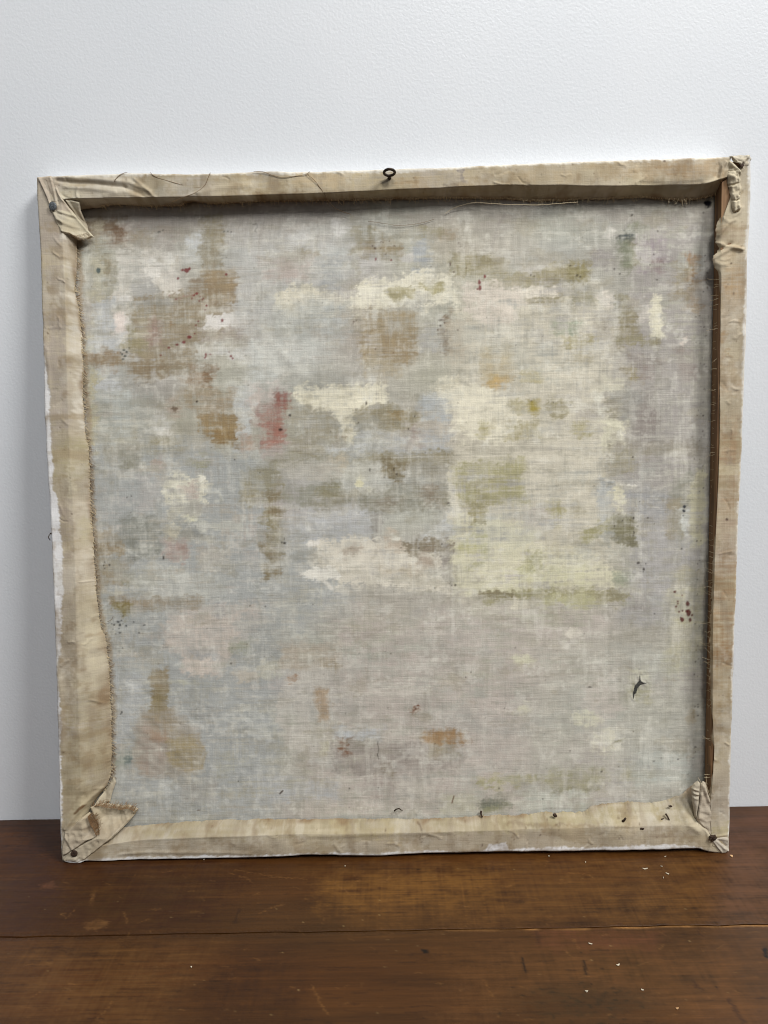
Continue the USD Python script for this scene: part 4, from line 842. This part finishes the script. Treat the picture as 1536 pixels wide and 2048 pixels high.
def wrinkle(XY):
    z = np.zeros(len(XY))
    for pl, h, w in RIDGE:
        lo, hi = pl.min(0) - 3 * w, pl.max(0) + 3 * w
        k = ((XY > lo) & (XY < hi)).all(1)
        if k.any():
            z[k] += h * np.exp(-(seg_dist(XY[k], pl) / w) ** 2)
    return z


fn1 = gaussian_filter(np.random.default_rng(88).standard_normal(_sf), 9)
fn1 /= fn1.std()
fn2 = gaussian_filter(np.random.default_rng(89).standard_normal(_sf), 28)
fn2 /= fn2.std()


def fnoise(f, XY):
    return map_coordinates(f, [(XY[:, 1] + .02) / .0005, (XY[:, 0] + .34) / .0005], order=1, mode='nearest')


def bar_depth(XY):
    """How far inside the outer outline of the stretcher a point lies."""
    x = XY[:, 0] - SHEAR * XY[:, 1]
    return np.minimum(np.minimum(x + W / 2, W / 2 - x), np.minimum(XY[:, 1], H - XY[:, 1]))


def flap(outer, ridge, edge, n_edge, lift, n, sag=.35, jag=.6, cols=(6, 4, 22, 16), bulge=.8, seed=0):
    """A strip of cloth: up the side of the bar, across its back, then down over the inner corner to its torn edge."""
    o = smooth_line(loc(outer, T), n)
    r = smooth_line(loc(ridge, T), n)
    e = smooth_line(loc(edge, n_edge), n)
    g = np.random.default_rng(seed)
    jg = gaussian_filter(g.standard_normal(n), 1.0) * .5 + gaussian_filter(g.standard_normal(n), 4) * 1.6
    dirn = e - r
    dirn /= np.linalg.norm(dirn, axis=1, keepdims=True) + 1e-9
    jv = dirn * (jg * jag * .001)[:, None]
    top = T + lift
    rad = .0022
    rows = []
    out = o - r
    out /= np.linalg.norm(out, axis=1, keepdims=True)
    for k in np.linspace(0, 1, cols[0], endpoint=False):           # the side
        rows.append((o + out * 0, np.full(n, .0005 + (top - rad - .0005) * k)))
    for a in np.linspace(0, np.pi / 2, cols[1], endpoint=False):
        rows.append((o - out * rad * (1 - math.cos(a)), np.full(n, top - rad + rad * math.sin(a))))
    for f in np.linspace(0, 1, cols[2], endpoint=False):
        rows.append(((o - out * rad) * (1 - f) + r * f, np.full(n, top)))
    for f in np.linspace(0, 1, cols[3]):
        z = top + (n_edge - top) * (f ** (1 + sag))
        rows.append((r * (1 - f) + e * f + jv * f ** 5, np.broadcast_to(z, (n,))))
    P = np.stack([np.column_stack([a, b]) for a, b in rows], 1)     # n x rows x 3
    nr = P.shape[1]
    flat = P.reshape(-1, 3)
    XY = flat[:, :2]
    colq = np.tile(np.arange(nr), n)
    w_face = np.clip((colq - cols[0]) / cols[1], 0, 1)
    dz = wrinkle(XY) + .00026 * bulge * fnoise(fn1, XY) + .00034 * bulge * fnoise(fn2, XY)
    flat[:, 2] += w_face * (dz + .0003)
    side = (1 - w_face)
    wig = np.interp(np.arange(n), np.linspace(0, n, 70), g.normal(0, .00022, 70))
    flat[:, :2] += np.repeat(out, nr, 0) * (np.repeat(wig, nr) * np.where(colq < cols[0] + cols[1] + 6, 1, 0))[:, None]
    tint = FS.at(flat[:, 0], flat[:, 1])
    sidec = lin((219, 217, 214))
    w = (1 - np.clip((colq - cols[0] + 2) / 3., 0, 1))[:, None]
    tint = tint * (1 - w) + sidec * w
    fe = np.clip((colq - (nr - cols[3])) / (cols[3] - 1), 0, 1)
    nz = np.repeat(np.clip(.5 + .5 * gaussian_filter(g.standard_normal(n), 8) * 5, 0, 1), nr)
    w = (.6 * sstep(.62, 1, fe + .12 * fnoise(fn1, XY)) * nz)[:, None]
    tint = tint * (1 - w) + lin((128, 100, 70)) * w          # grime along the torn edge
    return (flat, quads(n, nr)), tint, e + jv


bar_w = 50
L_OUT = [(73, 354), (75, 420), (79, 480), (83, 590), (86, 700), (88, 800), (92, 900), (97, 980), (102, 1080), (106, 1180), (110, 1300), (114, 1420), (117, 1530), (119, 1620), (122, 1700), (124, 1722)]
L_RID = [(124, 400), (127, 480), (131, 590), (134, 700), (136, 800), (140, 900), (144, 980), (148, 1080), (152, 1180), (155, 1300), (158, 1420), (161, 1530), (162, 1600), (160, 1650), (152, 1690)]
L_EDG = [(150, 440), (154, 490), (154, 540), (150, 580), (158, 620), (163, 660), (166, 720), (167, 800), (172, 870), (178, 900), (180, 980), (184, 1040), (188, 1100), (192, 1160), (196, 1210), (203, 1250), (213, 1290), (219, 1340), (222, 1400), (224, 1480), (223, 1540), (216, 1566), (192, 1600), (172, 1640)]
T_OUT = [(75, 354), (150, 350), (250, 347), (420, 347), (520, 343), (620, 343), (778, 338), (900, 334), (1010, 329), (1100, 325), (1250, 320), (1400, 315), (1462, 313)]
T_RID = [(104, 404), (150, 398), (250, 396), (420, 394), (520, 391), (620, 388), (778, 380), (900, 375), (1010, 371), (1100, 371), (1250, 372), (1400, 368), (1452, 356)]
T_EDG = [(150, 428), (162, 419), (195, 416), (230, 410), (318, 414), (359, 413), (382, 404), (433, 409), (520, 404), (620, 403), (778, 400), (900, 398), (1010, 400), (1080, 402), (1150, 401), (1270, 397), (1330, 400), (1372, 402), (1400, 398), (1432, 390), (1454, 370)]
R_OUT = [(1503, 311), (1502, 390), (1499, 470), (1496, 520), (1494, 640), (1490, 740), (1486, 860), (1482, 960), (1477, 1060), (1473, 1180), (1469, 1300), (1465, 1420), (1462, 1540), (1460, 1620), (1458, 1701)]
R_RID = [(1482, 330), (1462, 390), (1447, 440), (1442, 500), (1442, 560), (1441, 640), (1440, 740), (1439, 860), (1436, 960), (1432, 1060), (1428, 1160), (1425, 1300), (1424, 1420), (1428, 1500), (1424, 1560), (1421, 1620), (1424, 1690)]
R_EDG = [(1478, 334), (1459, 396), (1441, 436), (1434, 450), (1431, 487), (1438, 498), (1424, 517), (1428, 534), (1436, 546), (1438, 600), (1438, 700), (1437, 800), (1436, 900), (1433, 1000), (1430, 1060), (1426, 1110), (1422, 1200), (1420, 1300), (1419, 1381), (1424, 1450), (1420, 1478), (1429, 1500), (1429, 1524), (1420, 1560), (1417, 1620), (1420, 1690)]
B_OUT = [(124, 1722), (155, 1727), (170, 1722), (200, 1723), (300, 1720), (420, 1718), (560, 1714), (640, 1711), (760, 1713), (800, 1710), (900, 1707), (1016, 1705), (1100, 1704), (1300, 1701), (1396, 1698), (1412, 1703), (1440, 1707), (1457, 1702)]
B_RID = [(190, 1694), (300, 1678), (420, 1674), (560, 1668), (700, 1666), (800, 1664), (900, 1662), (1016, 1659), (1100, 1656), (1300, 1652), (1390, 1650), (1420, 1672)]
B_EDG = [(228, 1655), (260, 1652), (300, 1649), (340, 1645), (500, 1638), (600, 1638), (700, 1637), (800, 1637), (900, 1636), (960, 1631), (1016, 1631), (1080, 1625), (1160, 1624), (1185, 1613), (1215, 1606), (1250, 1603), (1290, 1605), (1330, 1599), (1362, 1586), (1385, 1568), (1400, 1562)]
m_, c_, EL = flap(L_OUT, L_RID, L_EDG, .0045, .0004, 900, sag=.1, seed=1)
FL = mesh('turned_edge', m_, flap_mat, painting, c_, label='wide turned-over cloth edge with white paint along its outer side')
m_, c_, ET = flap(T_OUT, T_RID, T_EDG, .0035, .0009, 900, sag=.0, seed=2, jag=1.5)
FT = mesh('turned_edge', m_, flap_mat, painting, c_, label='tan turned-over cloth edge wrapped down the inner side of its bar')
m_, c_, ER = flap(R_OUT, R_RID, R_EDG, .0155, .0004, 900, sag=.3, seed=3, jag=1.0)
FR = mesh('turned_edge', m_, flap_mat, painting, c_, label='narrow brownish turned-over cloth edge torn short of the bare wood')
m_, c_, EB = flap(B_OUT, B_RID, B_EDG, .0034, .0, 900, sag=.0, seed=4, jag=1.1)
FB = mesh('turned_edge', m_, flap_mat, painting, c_, label='yellowed turned-over cloth edge running into the canvas')


# ---- folded corners
def base_height(XY):
    d = bar_depth(XY)
    return np.where(d < B + .001, T, np.maximum(T - (d - B - .001) * .8, .0048))


def patch(name, poly, lift, ridges=(), roll=0., step=.00042, fall=.0012, tilt=None, crumple=.0002, seed=0, parent=painting, tintf=None, ref=T, base=None, **data):
    g = Polygon(loc(poly, ref)).buffer(0)
    ring = np.array(g.exterior.segmentize(step).coords)[:-1]
    lo, hi = ring.min(0), ring.max(0)
    gx, gy = np.meshgrid(np.arange(lo[0], hi[0], step), np.arange(lo[1], hi[1], step))
    pts = np.column_stack([gx.ravel(), gy.ravel()])
    inn = g.buffer(-step * .6)
    pts = pts[shapely.contains_xy(inn, pts[:, 0], pts[:, 1])] + np.random.default_rng(seed).normal(0, step * .08, (0 or int(shapely.contains_xy(inn, pts[:, 0], pts[:, 1]).sum()), 2))
    V = np.vstack([ring, pts])
    tri = Delaunay(V).simplices
    c = V[tri].mean(1)
    tri = tri[shapely.contains_xy(g, c[:, 0], c[:, 1])]
    a, b, d_ = V[tri[:, 0]], V[tri[:, 1]], V[tri[:, 2]]
    s = np.cross(b - a, d_ - a)
    tri = np.where((s < 0)[:, None], tri[:, ::-1], tri)
    db = seg_dist(V, ring, True)
    z = (base_height(V) if base is None else np.full(len(V), base)) + lift
    if roll:
        z += roll * np.sqrt(np.clip(db / max(db.max(), 1e-6), 0, 1))
    for h, w, *pl in ridges:
        z += h * .001 * np.exp(-(seg_dist(V, loc(pl, ref)) / (w * PXM)) ** 2)
    z += crumple * fnoise(gaussian_filter(np.random.default_rng(seed + 500).standard_normal(_sf), 3.2) * 11, V)
    if tilt is not None:
        z += tilt(V)
    z -= fall * np.exp(-(db / .0007) ** 2)
    P = np.column_stack([V, z])
    tint = FS.at(V[:, 0], V[:, 1])
    if tintf is not None:
        tint = tintf(V, tint)
    return mesh(name, (P, tri), flap_mat, parent, tint, **data)


def washed(col, a):
    return lambda V, c: c * (1 - a) + lin(col) * a


# top left: strip of cloth folded over the corner and tacked
patch('corner_fold', [(75, 355), (103, 352), (112, 364), (122, 390), (135, 411), (150, 432), (165, 452), (178, 466), (168, 470), (150, 475), (138, 468), (124, 466), (113, 448), (106, 430), (100, 412), (88, 382)], .0016,
      [(1.2, 4, (80, 362), (97, 398), (104, 420)), (.9, 3, (103, 358), (110, 380), (114, 402)), (-.8, 2.5, (108, 366), (114, 390), (118, 408)), (1.3, 4, (116, 380), (133, 412), (150, 434), (174, 464)), (-.7, 3, (92, 365), (104, 395), (108, 410)),
       (.9, 3, (108, 424), (116, 440), (126, 446)), (-.7, 3, (112, 424), (124, 430), (138, 433)), (.8, 3, (114, 424), (134, 428), (148, 430)), (-.9, 5, (108, 416), (112, 420)), (.9, 3, (122, 463), (140, 466), (155, 472), (174, 466)), (-.5, 4, (120, 450), (140, 455), (158, 458)), (.5, 4, (118, 440), (130, 448), (150, 452))],
      seed=1, tintf=lambda V, c: c * .55 + .45 * np.where((V[:, 1] < loc([(115, 422)])[0, 1])[:, None], lin((198, 192, 168)), lin((186, 172, 156))), label='cloth strip folded across the corner under a grey tack')
patch('corner_fold', [(126, 392), (140, 398), (158, 404), (157, 418), (161, 436), (165, 454), (160, 450), (148, 434), (136, 414)], .0009, [(.7, 3, (130, 398), (150, 430)), (-.4, 3, (138, 400), (156, 440))], seed=2, label='small gusset of cloth beside the tacked strip')
# top right: twisted rope of cloth, crumpled cap and loose tab
patch('corner_fold', [(1457, 313), (1470, 311), (1499, 311), (1503, 318), (1498, 330), (1488, 342), (1482, 338), (1476, 330), (1466, 324)], .0015,
      [(1.0, 3, (1462, 316), (1470, 324), (1482, 336)), (.9, 3, (1470, 318), (1478, 322), (1488, 320)), (-.9, 3, (1500, 314), (1490, 324), (1482, 332)), (.7, 2.5, (1474, 328), (1486, 326), (1494, 318)), (-.8, 2.5, (1474, 324), (1482, 328))], crumple=.0008, seed=3, tintf=washed((190, 182, 164), .5), label='crumpled cap of cloth at the upper corner')
patch('corner_fold', [(1456, 319), (1464, 322), (1476, 334), (1483, 349), (1481, 358), (1483, 376), (1480, 397), (1484, 415), (1477, 424), (1467, 426), (1462, 419), (1461, 399), (1459, 383), (1455, 368), (1453, 350), (1454, 334)], .0012,
      [(.9, 3, (1456, 326), (1466, 334), (1472, 340)), (-1.0, 2.5, (1457, 338), (1464, 338), (1470, 339)), (-.9, 2.5, (1455, 347), (1464, 351), (1471, 354)), (.9, 4, (1458, 354), (1466, 360), (1476, 362)), (-.8, 2.2, (1470, 344), (1470, 362), (1474, 364)), (.6, 3, (1476, 366), (1478, 384)),
       (-1.4, 1.8, (1454, 342), (1462, 343), (1473, 341)), (-1.4, 1.8, (1456, 372), (1466, 372), (1474, 368)), (-1.3, 1.6, (1476, 350), (1479, 372), (1476, 392)), (-1.2, 1.6, (1462, 402), (1468, 404), (1478, 400)), (-.7, 3, (1464, 388), (1472, 384), (1480, 382)), (.8, 2.5, (1466, 398), (1467, 416)), (-1.0, 2.2, (1471, 398), (1472, 416)), (1.0, 3, (1474, 414), (1477, 420)), (.6, 2.5, (1461, 376), (1464, 384))],
      roll=.0026, crumple=.0007, seed=4, tintf=washed((196, 186, 162), .55), label='twisted rope of cloth hanging down the upper corner')
patch('corner_fold', [(1460, 404), (1463, 418), (1462, 432), (1454, 436), (1444, 436), (1450, 422)], -.0004, [(.7, 4, (1458, 410), (1452, 432)), (.5, 3, (1460, 414), (1460, 430))], base=T, seed=5, tintf=washed((202, 186, 156), .6), label='small pointed tab of cloth below the twisted rope')
# bottom right: puckered fold standing up off the corner
patch('corner_fold', [(1402, 1568), (1406, 1562), (1412, 1566), (1417, 1589), (1423, 1606), (1423, 1618), (1425, 1647), (1431, 1668), (1420, 1672), (1409, 1658), (1399, 1647), (1393, 1639), (1396, 1624), (1400, 1600)], .0016,
      [(.9, 3, (1407, 1572), (1412, 1590), (1418, 1602)), (-.7, 4, (1406, 1585), (1412, 1605), (1418, 1612)), (.6, 4, (1400, 1635), (1412, 1642), (1424, 1640)), (-.5, 4, (1402, 1626), (1414, 1630)), (.8, 2.5, (1396, 1636), (1399, 1610), (1402, 1590)), (.5, 3, (1410, 1575), (1416, 1592))],
      base=T - .001, crumple=.00028, seed=6, tintf=washed((190, 178, 160), .6), label='pale puckered fold of cloth rising from the lower corner')
patch('corner_fold', [(1397, 1563), (1402, 1568), (1401, 1586), (1400, 1602), (1397, 1624), (1395, 1639), (1391, 1637), (1389, 1624), (1386, 1606), (1385, 1590), (1384, 1578), (1389, 1569)], .0012,
      [(.7, 1.8, (1387, 1578), (1396, 1580)), (-.6, 1.8, (1387, 1582), (1396, 1585)), (.7, 1.8, (1387, 1587), (1397, 1589)), (-.6, 1.8, (1387, 1592), (1396, 1593)), (.5, 2, (1387, 1596), (1396, 1598))], base=T - .0022, roll=.0022, crumple=.0002, seed=7, tintf=washed((186, 176, 158), .6), label='rolled lip of the puckered fold')
patch('corner_fold', [(1431, 1675), (1444, 1672), (1456, 1672), (1458, 1684), (1457, 1701), (1450, 1705), (1443, 1707), (1439, 1702), (1423, 1684), (1421, 1676)], .0016,
      [(.8, 3, (1431, 1680), (1446, 1694), (1456, 1700)), (-.6, 3, (1434, 1678), (1450, 1690)), (.6, 3, (1434, 1676), (1454, 1678)), (.7, 3, (1426, 1682), (1440, 1702)), (.4, 3, (1444, 1690), (1450, 1703))], base=T - .0002, seed=8, tintf=washed((196, 190, 180), .6), label='small triangular fold below the rusty nail')
# bottom left: layered square fold, frayed under-layer and open-weave selvedge strip
patch('corner_fold', [(217, 1566), (221, 1577), (217, 1588), (213, 1600), (209, 1618), (190, 1619), (180, 1622), (190, 1605), (199, 1594)], .0004, [(.4, 3, (212, 1580), (204, 1610))], seed=9, tintf=washed((204, 194, 172), .6), label='pale strip of open weave between the folds')
patch('corner_fold', [(177, 1619), (191, 1616), (210, 1620), (224, 1621), (236, 1624), (248, 1622), (258, 1626), (268, 1630), (261, 1641), (247, 1656), (232, 1669), (217, 1682), (192, 1702), (168, 1720), (155, 1726), (138, 1724), (126, 1721), (124, 1712), (150, 1696), (196, 1672), (184, 1646)], .0012,
      [(.8, 4, (235, 1628), (244, 1640), (250, 1648)), (-.8, 3, (229, 1634), (234, 1650), (240, 1654)), (.6, 4, (215, 1640), (225, 1660)), (-.5, 3, (196, 1684), (180, 1700)), (.6, 4, (150, 1715), (136, 1718)), (1.0, 3, (258, 1636), (240, 1656), (215, 1680), (170, 1716)), (.6, 3, (160, 1712), (148, 1720))], crumple=.0003, seed=10, tintf=washed((186, 174, 152), .5), label='frayed under layer of the folded corner')
patch('corner_fold', [(129, 1659), (136, 1660), (155, 1641), (177, 1627), (181, 1643), (194, 1667), (196, 1673), (173, 1682), (152, 1697), (127, 1711), (124, 1700), (126, 1686), (131, 1674)], .0026,
      [(.7, 3, (132, 1668), (140, 1684), (146, 1696)), (-.6, 3, (136, 1672), (148, 1668)), (.6, 3, (140, 1664), (144, 1690)), (-.5, 4, (150, 1660), (180, 1660)), (.7, 2.5, (130, 1670), (134, 1672)), (.5, 3, (175, 1632), (192, 1668)), (-.4, 3, (128, 1700), (136, 1690))], fall=.0018, crumple=.0003, seed=11, tintf=washed((180, 166, 146), .5), label='square flap of cloth folded flat at the lower corner')

# ================================================================== THREADS, NAILS, EYE, CRUMBS
def nrm3(p, z):
    return np.column_stack([p, np.broadcast_to(z, (len(p),))])


def fringe(edge, z, i0, i1, every, ln, spread, side, mat, parent, seed, down=.6, r=.00017, curl=.3):
    g = np.random.default_rng(seed)
    out = []
    tg = np.gradient(edge, axis=0)
    tg /= np.linalg.norm(tg, axis=1, keepdims=True)
    nr = np.stack([tg[:, 1], -tg[:, 0]], 1) * side
    i = float(i0)
    while i < i1 - 2:
        k = int(i)
        l_ = ln * g.uniform(.12, 1.0) ** 1.6 * 1.9
        a = g.normal(0, spread)
        d = nr[k] * math.cos(a) + tg[k] * (math.sin(a) + down)
        d /= np.linalg.norm(d)
        p0 = edge[k] - nr[k] * .0006
        q = np.array([[*(p0 + d * l_ * f + tg[k] * curl * l_ * f * f * g.normal(0, 1) * .5), z + g.normal(0, .0002) - (z - .0028) * .9 * f * g.uniform(.3, 1.0) * (z > .004)] for f in (0, .4, .75, 1)])
        out.append(tube(q, r * g.uniform(.7, 1.3), 3, .5))
        i += every * g.uniform(.5, 1.6)
    mesh('frayed_threads', trimesh.util.concatenate(out), mat, parent, smooth=False, kind='stuff')


fringe(EL, .0056, 40, 850, 3.0, .0032, .3, -1, thread_mat, FL, 1, down=.8, r=.00034)
fringe(EL, .0034, 40, 850, 2.6, .0034, .5, -1, brown_thread_mat, FL, 2, down=.4, r=.00024)
fringe(ET, .0070, 40, 560, 1.6, .0030, .6, 1, thread_mat, FT, 3, down=.2, r=.00024)
fringe(ET, .0070, 560, 880, 1.7, .0028, .6, 1, thread_mat, FT, 4, down=.2, r=.00022)
fringe(ER, .0150, 150, 420, 4.5, .0044, .45, 1, thread_mat, FR, 5, down=.15, r=.00022)
fringe(ER, .0150, 420, 840, 6.5, .0030, .7, 1, thread_mat, FR, 15, down=.3, r=.0002)
fringe(EB, .0034, 450, 800, 9, .001, .6, 1, brown_thread_mat, FB, 6, r=.00013)
fr = smooth_line(loc([(178, 1620), (192, 1616), (210, 1620), (224, 1621), (236, 1624), (248, 1622), (262, 1626), (268, 1630)], T), 120)
fringe(fr, .0125, 1, 118, .8, .0034, .7, -1, brown_thread_mat, painting, 7, down=.3)
fr = smooth_line(loc([(179, 1630), (184, 1646), (190, 1656), (196, 1670)], T), 90)
fringe(fr, .0205, 1, 88, .7, .0034, .5, -1, brown_thread_mat, painting, 8, down=.2)
fr = smooth_line(loc([(125, 466), (138, 467), (150, 473), (166, 470), (177, 466)], T), 60)
fringe(fr, .0188, 1, 58, 1.2, .0016, .6, 1, brown_thread_mat, painting, 9, r=.00013)


def strand(pts, z, r=.00022, mat=None):
    q = smooth_line(loc(pts, T), max(12, 5 * len(pts)))
    zz = np.interp(np.linspace(0, 1, len(q)), np.linspace(0, 1, len(z)), z) if np.ndim(z) else np.full(len(q), z)
    zz = zz + (wrinkle(q) if np.ndim(z) == 0 else 0)
    mesh('loose_thread', tube(nrm3(q, zz), r, 5), mat or loose_mat, painting)


TZ = T + .0017
strand([(256, 346), (244, 350), (236, 357), (231, 366)], TZ)
strand([(302, 346), (306, 351), (314, 356), (340, 364), (364, 371), (390, 377), (403, 377)], TZ)
strand([(422, 347), (417, 358), (412, 370), (404, 379), (394, 387), (370, 396), (345, 406)], TZ)
strand([(508, 344), (526, 345), (545, 352), (566, 356), (590, 354), (612, 350), (620, 345)], TZ)
strand([(612, 349), (628, 361), (640, 376), (650, 390), (656, 398), (666, 408), (682, 414), (700, 420)], [TZ, TZ, TZ, TZ, .014, .008, .006, .006])
strand([(893, 417), (905, 409), (925, 402), (950, 398), (975, 400), (1000, 402), (1030, 403), (1080, 404), (1120, 401), (1160, 398)], [.004, .006, .008, .010, .010, .010, .010, .010, .010, .010], .0002, thread_mat)
strand([(735, 432), (770, 437), (800, 441), (830, 438), (870, 428)], .0034, .00014)
strand([(203, 1250), (210, 1247), (215, 1238)], .004, .00016)
strand([(1396, 1555), (1400, 1562), (1404, 1570)], T, .00016, thread_mat)
strand([(1410, 1550), (1424, 1552)], T - .002, .00014, thread_mat)
strand([(1412, 1552), (1413, 1568), (1420, 1592)], T, .00014, thread_mat)
strand([(1410, 1556), (1426, 1558)], T - .002, .00014, thread_mat)


# screw eye: ring, neck and shank
def part_from(local, at_px, z, name, mat, parent, smooth=True, **data):
    q = loc([at_px], T)[0]
    local.apply_translation((q[0], q[1], z))
    return mesh(name, local, mat, parent, smooth=smooth, **data)


th = np.linspace(0, 2 * np.pi, 41)[:-1]
R0, r0 = .0045, .00115
ringp = []
for a in th:
    c = np.array([R0 * math.cos(a), 0, R0 * math.sin(a)])
    for b in np.linspace(0, 2 * np.pi, 13)[:-1]:
        ringp.append(c + r0 * (math.cos(b) * np.array([math.cos(a), 0, math.sin(a)]) + math.sin(b) * np.array([0, 1, 0])))
idx = np.arange(40 * 12).reshape(40, 12)
rf = np.stack([idx, np.roll(idx, -1, 1), np.roll(np.roll(idx, -1, 0), -1, 1), np.roll(idx, -1, 0)], -1).reshape(-1, 4)
rf = rf[:, ::-1]
ring = trimesh.Trimesh(np.array(ringp), np.vstack([rf[:, [0, 1, 2]], rf[:, [0, 2, 3]]]), process=False)
eye = path_for(painting, 'screw_eye')
ex = UsdGeom.Xform.Define(stage, eye)
ex.GetPrim().SetCustomDataByKey('label', 'small dark iron screw eye in the middle of the top bar')
ez = T + .0012
rt = trimesh.transformations.rotation_matrix(math.radians(-14), [1, 0, 0])
ring.apply_translation((0, 0, .0078))
ring.apply_transform(rt)
part_from(ring, (779, 357), ez, 'ring', iron_mat, eye)
sh = tube(np.array([[0, 0, -.012], [0, 0, 0], [0, 0, .002], [0, 0, .0036]]), .0012, 12)
sh.apply_transform(rt)
part_from(sh, (779, 357), ez, 'shank', iron_mat, eye)
col = trimesh.creation.revolve(np.array([[0, 0], [.0017, 0], [.0016, .0006], [.0011, .0011], [0, .0012]]), sections=20)
part_from(col, (779, 357), ez - .0003, 'collar', iron_mat, eye)


def tack(px, r, h, z, mat, seed, lump=.12, label=None, name='nail', tilt=(0, 0), squash=1.0):
    m = trimesh.creation.icosphere(3, 1.0)
    v = m.vertices
    g = np.random.default_rng(seed)
    k = 1 + lump * sum(np.sin(v @ g.normal(0, 2.4, 3) + g.uniform(0, 6)) for _ in range(4)) / 2
    v = v * k[:, None]
    v[:, 2] = np.sign(v[:, 2]) * np.abs(v[:, 2]) ** .6 * h
    v[:, 0] *= r
    v[:, 1] *= r * squash
    m = trimesh.Trimesh(v, m.faces, process=False)
    m.apply_transform(trimesh.transformations.euler_matrix(tilt[0], tilt[1], 0))
    part_from(m, px, z, name, mat, painting, **({'label': label} if label else {}))


tack((109, 415), .0036, .0010, T + .0034, zinc_mat, 1, .05, 'flat grey tack head', 'tack', (.1, -.12))
tack((150, 1704), .0030, .0009, T + .0022, rust_mat, 2, .12, 'dark nail head in the lower left corner')
tack((1424, 1672), .0031, .0017, T + .0030, rust_mat, 3, .25, 'lumpy rusted nail head in the lower right corner', squash=.8)
tack((1481, 333), .0017, .0008, T + .0024, rust_mat, 4, .1, 'nail sunk in the crumpled upper corner')
tack((1113, 1638), .0019, .0010, .0108, rust_mat, 5, .12)
tack((1282, 1657), .0012, .0005, T + .0004, rust_mat, 6, .2, squash=.6)
tack((1285, 1657.5), .0013, .0005, T + .0004, rust_mat, 7, .2, squash=.6)
tack((1347, 1620), .0016, .0007, .0105, rust_mat, 8, .2, squash=.6)
tack((102, 1067), .0008, .0006, T + .0004, rust_mat, 9, .1)


def bent(pts, z, r, label=None):
    q = smooth_line(loc(pts, T), 14)
    zz = np.interp(np.linspace(0, 1, 14), np.linspace(0, 1, len(z)), z)
    mesh('nail', tube(nrm3(q, zz), r, 7, .7), rust_mat, painting, **({'label': label} if label else {}))


bent([(789, 1636), (793, 1631), (798, 1629), (802, 1633), (805, 1635)], [.004, .0055, .0065, .0055, .004], .0007, 'curled dark nail end on the lower edge')
bent([(966, 1636), (965, 1640), (968, 1646)], [.004, .006, .0065], .0010)
bent([(1247, 1647), (1250, 1641), (1252, 1637)], [.0145, .0165, .017], .0012, 'bent nail leaning out of the lower edge')
bent([(1334, 1631), (1337, 1636), (1341, 1643)], [.0145, .0155, .0150], .0008)
bent([(97, 1069), (96.5, 1075), (98.5, 1081)], [.016, .0175, .016], .0004)
bent([(1325, 1643), (1330, 1640)], [.0142, .0150], .0006)
# splintered wood where the cloth is torn away, lower right
for k, (a, b, w_) in enumerate((((1423, 1500), (1421, 1545), .0010), ((1427, 1502), (1424, 1550), .0007), ((1420, 1492), (1419, 1530), .0006))):
    q = loc([a, b], T - .002)
    mesh('splinter', tube(nrm3(smooth_line(q, 6), np.linspace(T - .0015, T - .0012, 6)), w_, 5, .4), wood_mat, painting, smooth=False)


# crumbs on the table, each a thing of its own
def chip_(px, ln, wd, ang, name, label, cat, mat, seed):
    c = on_table([px], .0)[0]
    g = np.random.default_rng(seed)
    a = np.sort(g.uniform(0, 2 * np.pi, 9))
    ln, wd = ln * .85, wd * .85
    o = np.stack([np.cos(a) * ln / 2 * g.uniform(.75, 1.1, 9), np.sin(a) * wd / 2 * g.uniform(.7, 1.15, 9)], 1)
    m = trimesh.creation.extrude_polygon(Polygon(o).convex_hull, .0005, engine='earcut')
    v = m.vertices
    v[:, 2] += .0009 * (v[:, 0] / (ln / 2)) ** 2
    m.apply_transform(trimesh.transformations.rotation_matrix(ang, [0, 0, 1]))
    m.apply_translation((c[0], c[1], .0001))
    mesh(name, m, mat, smooth=False, label=label, category=cat, group='pale crumbs scattered on the table')


for i, (p_, l_, w_, a_, lab, mt) in enumerate((
        ((1290, 1738.5), .0060, .0016, -.15, 'largest white paint flake on the board close in front of the canvas', flake_mat),
        ((1335, 1748.5), .0042, .0014, -.6, 'curved white paint flake just right of the largest flake', flake_mat),
        ((1463, 1713), .0036, .0030, .1, 'tan crumb lying at the lower right corner of the canvas', flake_tan_mat),
        ((1323, 1734), .0026, .0007, -.9, 'thin pale sliver above the curved white flake', flake_mat),
        ((1327, 1757), .0018, .0008, 1.2, 'tiny pale sliver below the curved white flake', flake_mat),
        ((1182, 1888), .0050, .0016, .15, 'white flake just in front of the joint between the boards', flake_mat),
        ((1236, 1931), .0034, .0018, .2, 'white flake to the right of the two black strokes on the table', flake_mat),
        ((1173, 1984), .0027, .0011, .0, 'white flake in the middle of the blackened patch', flake_mat),
        ((1285, 1980.5), .0034, .0012, -.05, 'white flake to the right of the blackened patch', flake_mat),
        ((383, 1935), .0014, .0012, 0, 'single white speck alone on the left part of the front board', flake_mat),
        ((408, 1720), .0022, .0010, 1.2, 'pale speck touching the bottom edge of the canvas on the left', flake_mat),
        ((690, 1733), .0016, .0010, 1.2, 'pale speck in front of the middle of the canvas', flake_mat),
        ((1098, 1714), .0020, .0010, -.6, 'pale speck close under the right part of the canvas edge', flake_mat),
        ((1330, 1714), .0022, .0009, -.2, 'pale speck close under the canvas edge left of the tan crumb', flake_mat),
        ((1171, 1726), .0012, .0010, 0, 'upper of two pale specks in front of the canvas right of centre', flake_mat),
        ((1354, 2018), .0030, .0014, .1, 'pale crumb low on the right near the front of the table', flake_tan_mat))):
    chip_(p_, l_, w_, a_, 'paint_flake' if mt is flake_mat else 'crumb', lab, 'flake' if mt is flake_mat else 'crumb', mt, 40 + i)
# small dried drops of paint on the wall
wall_path = '/World/wall'
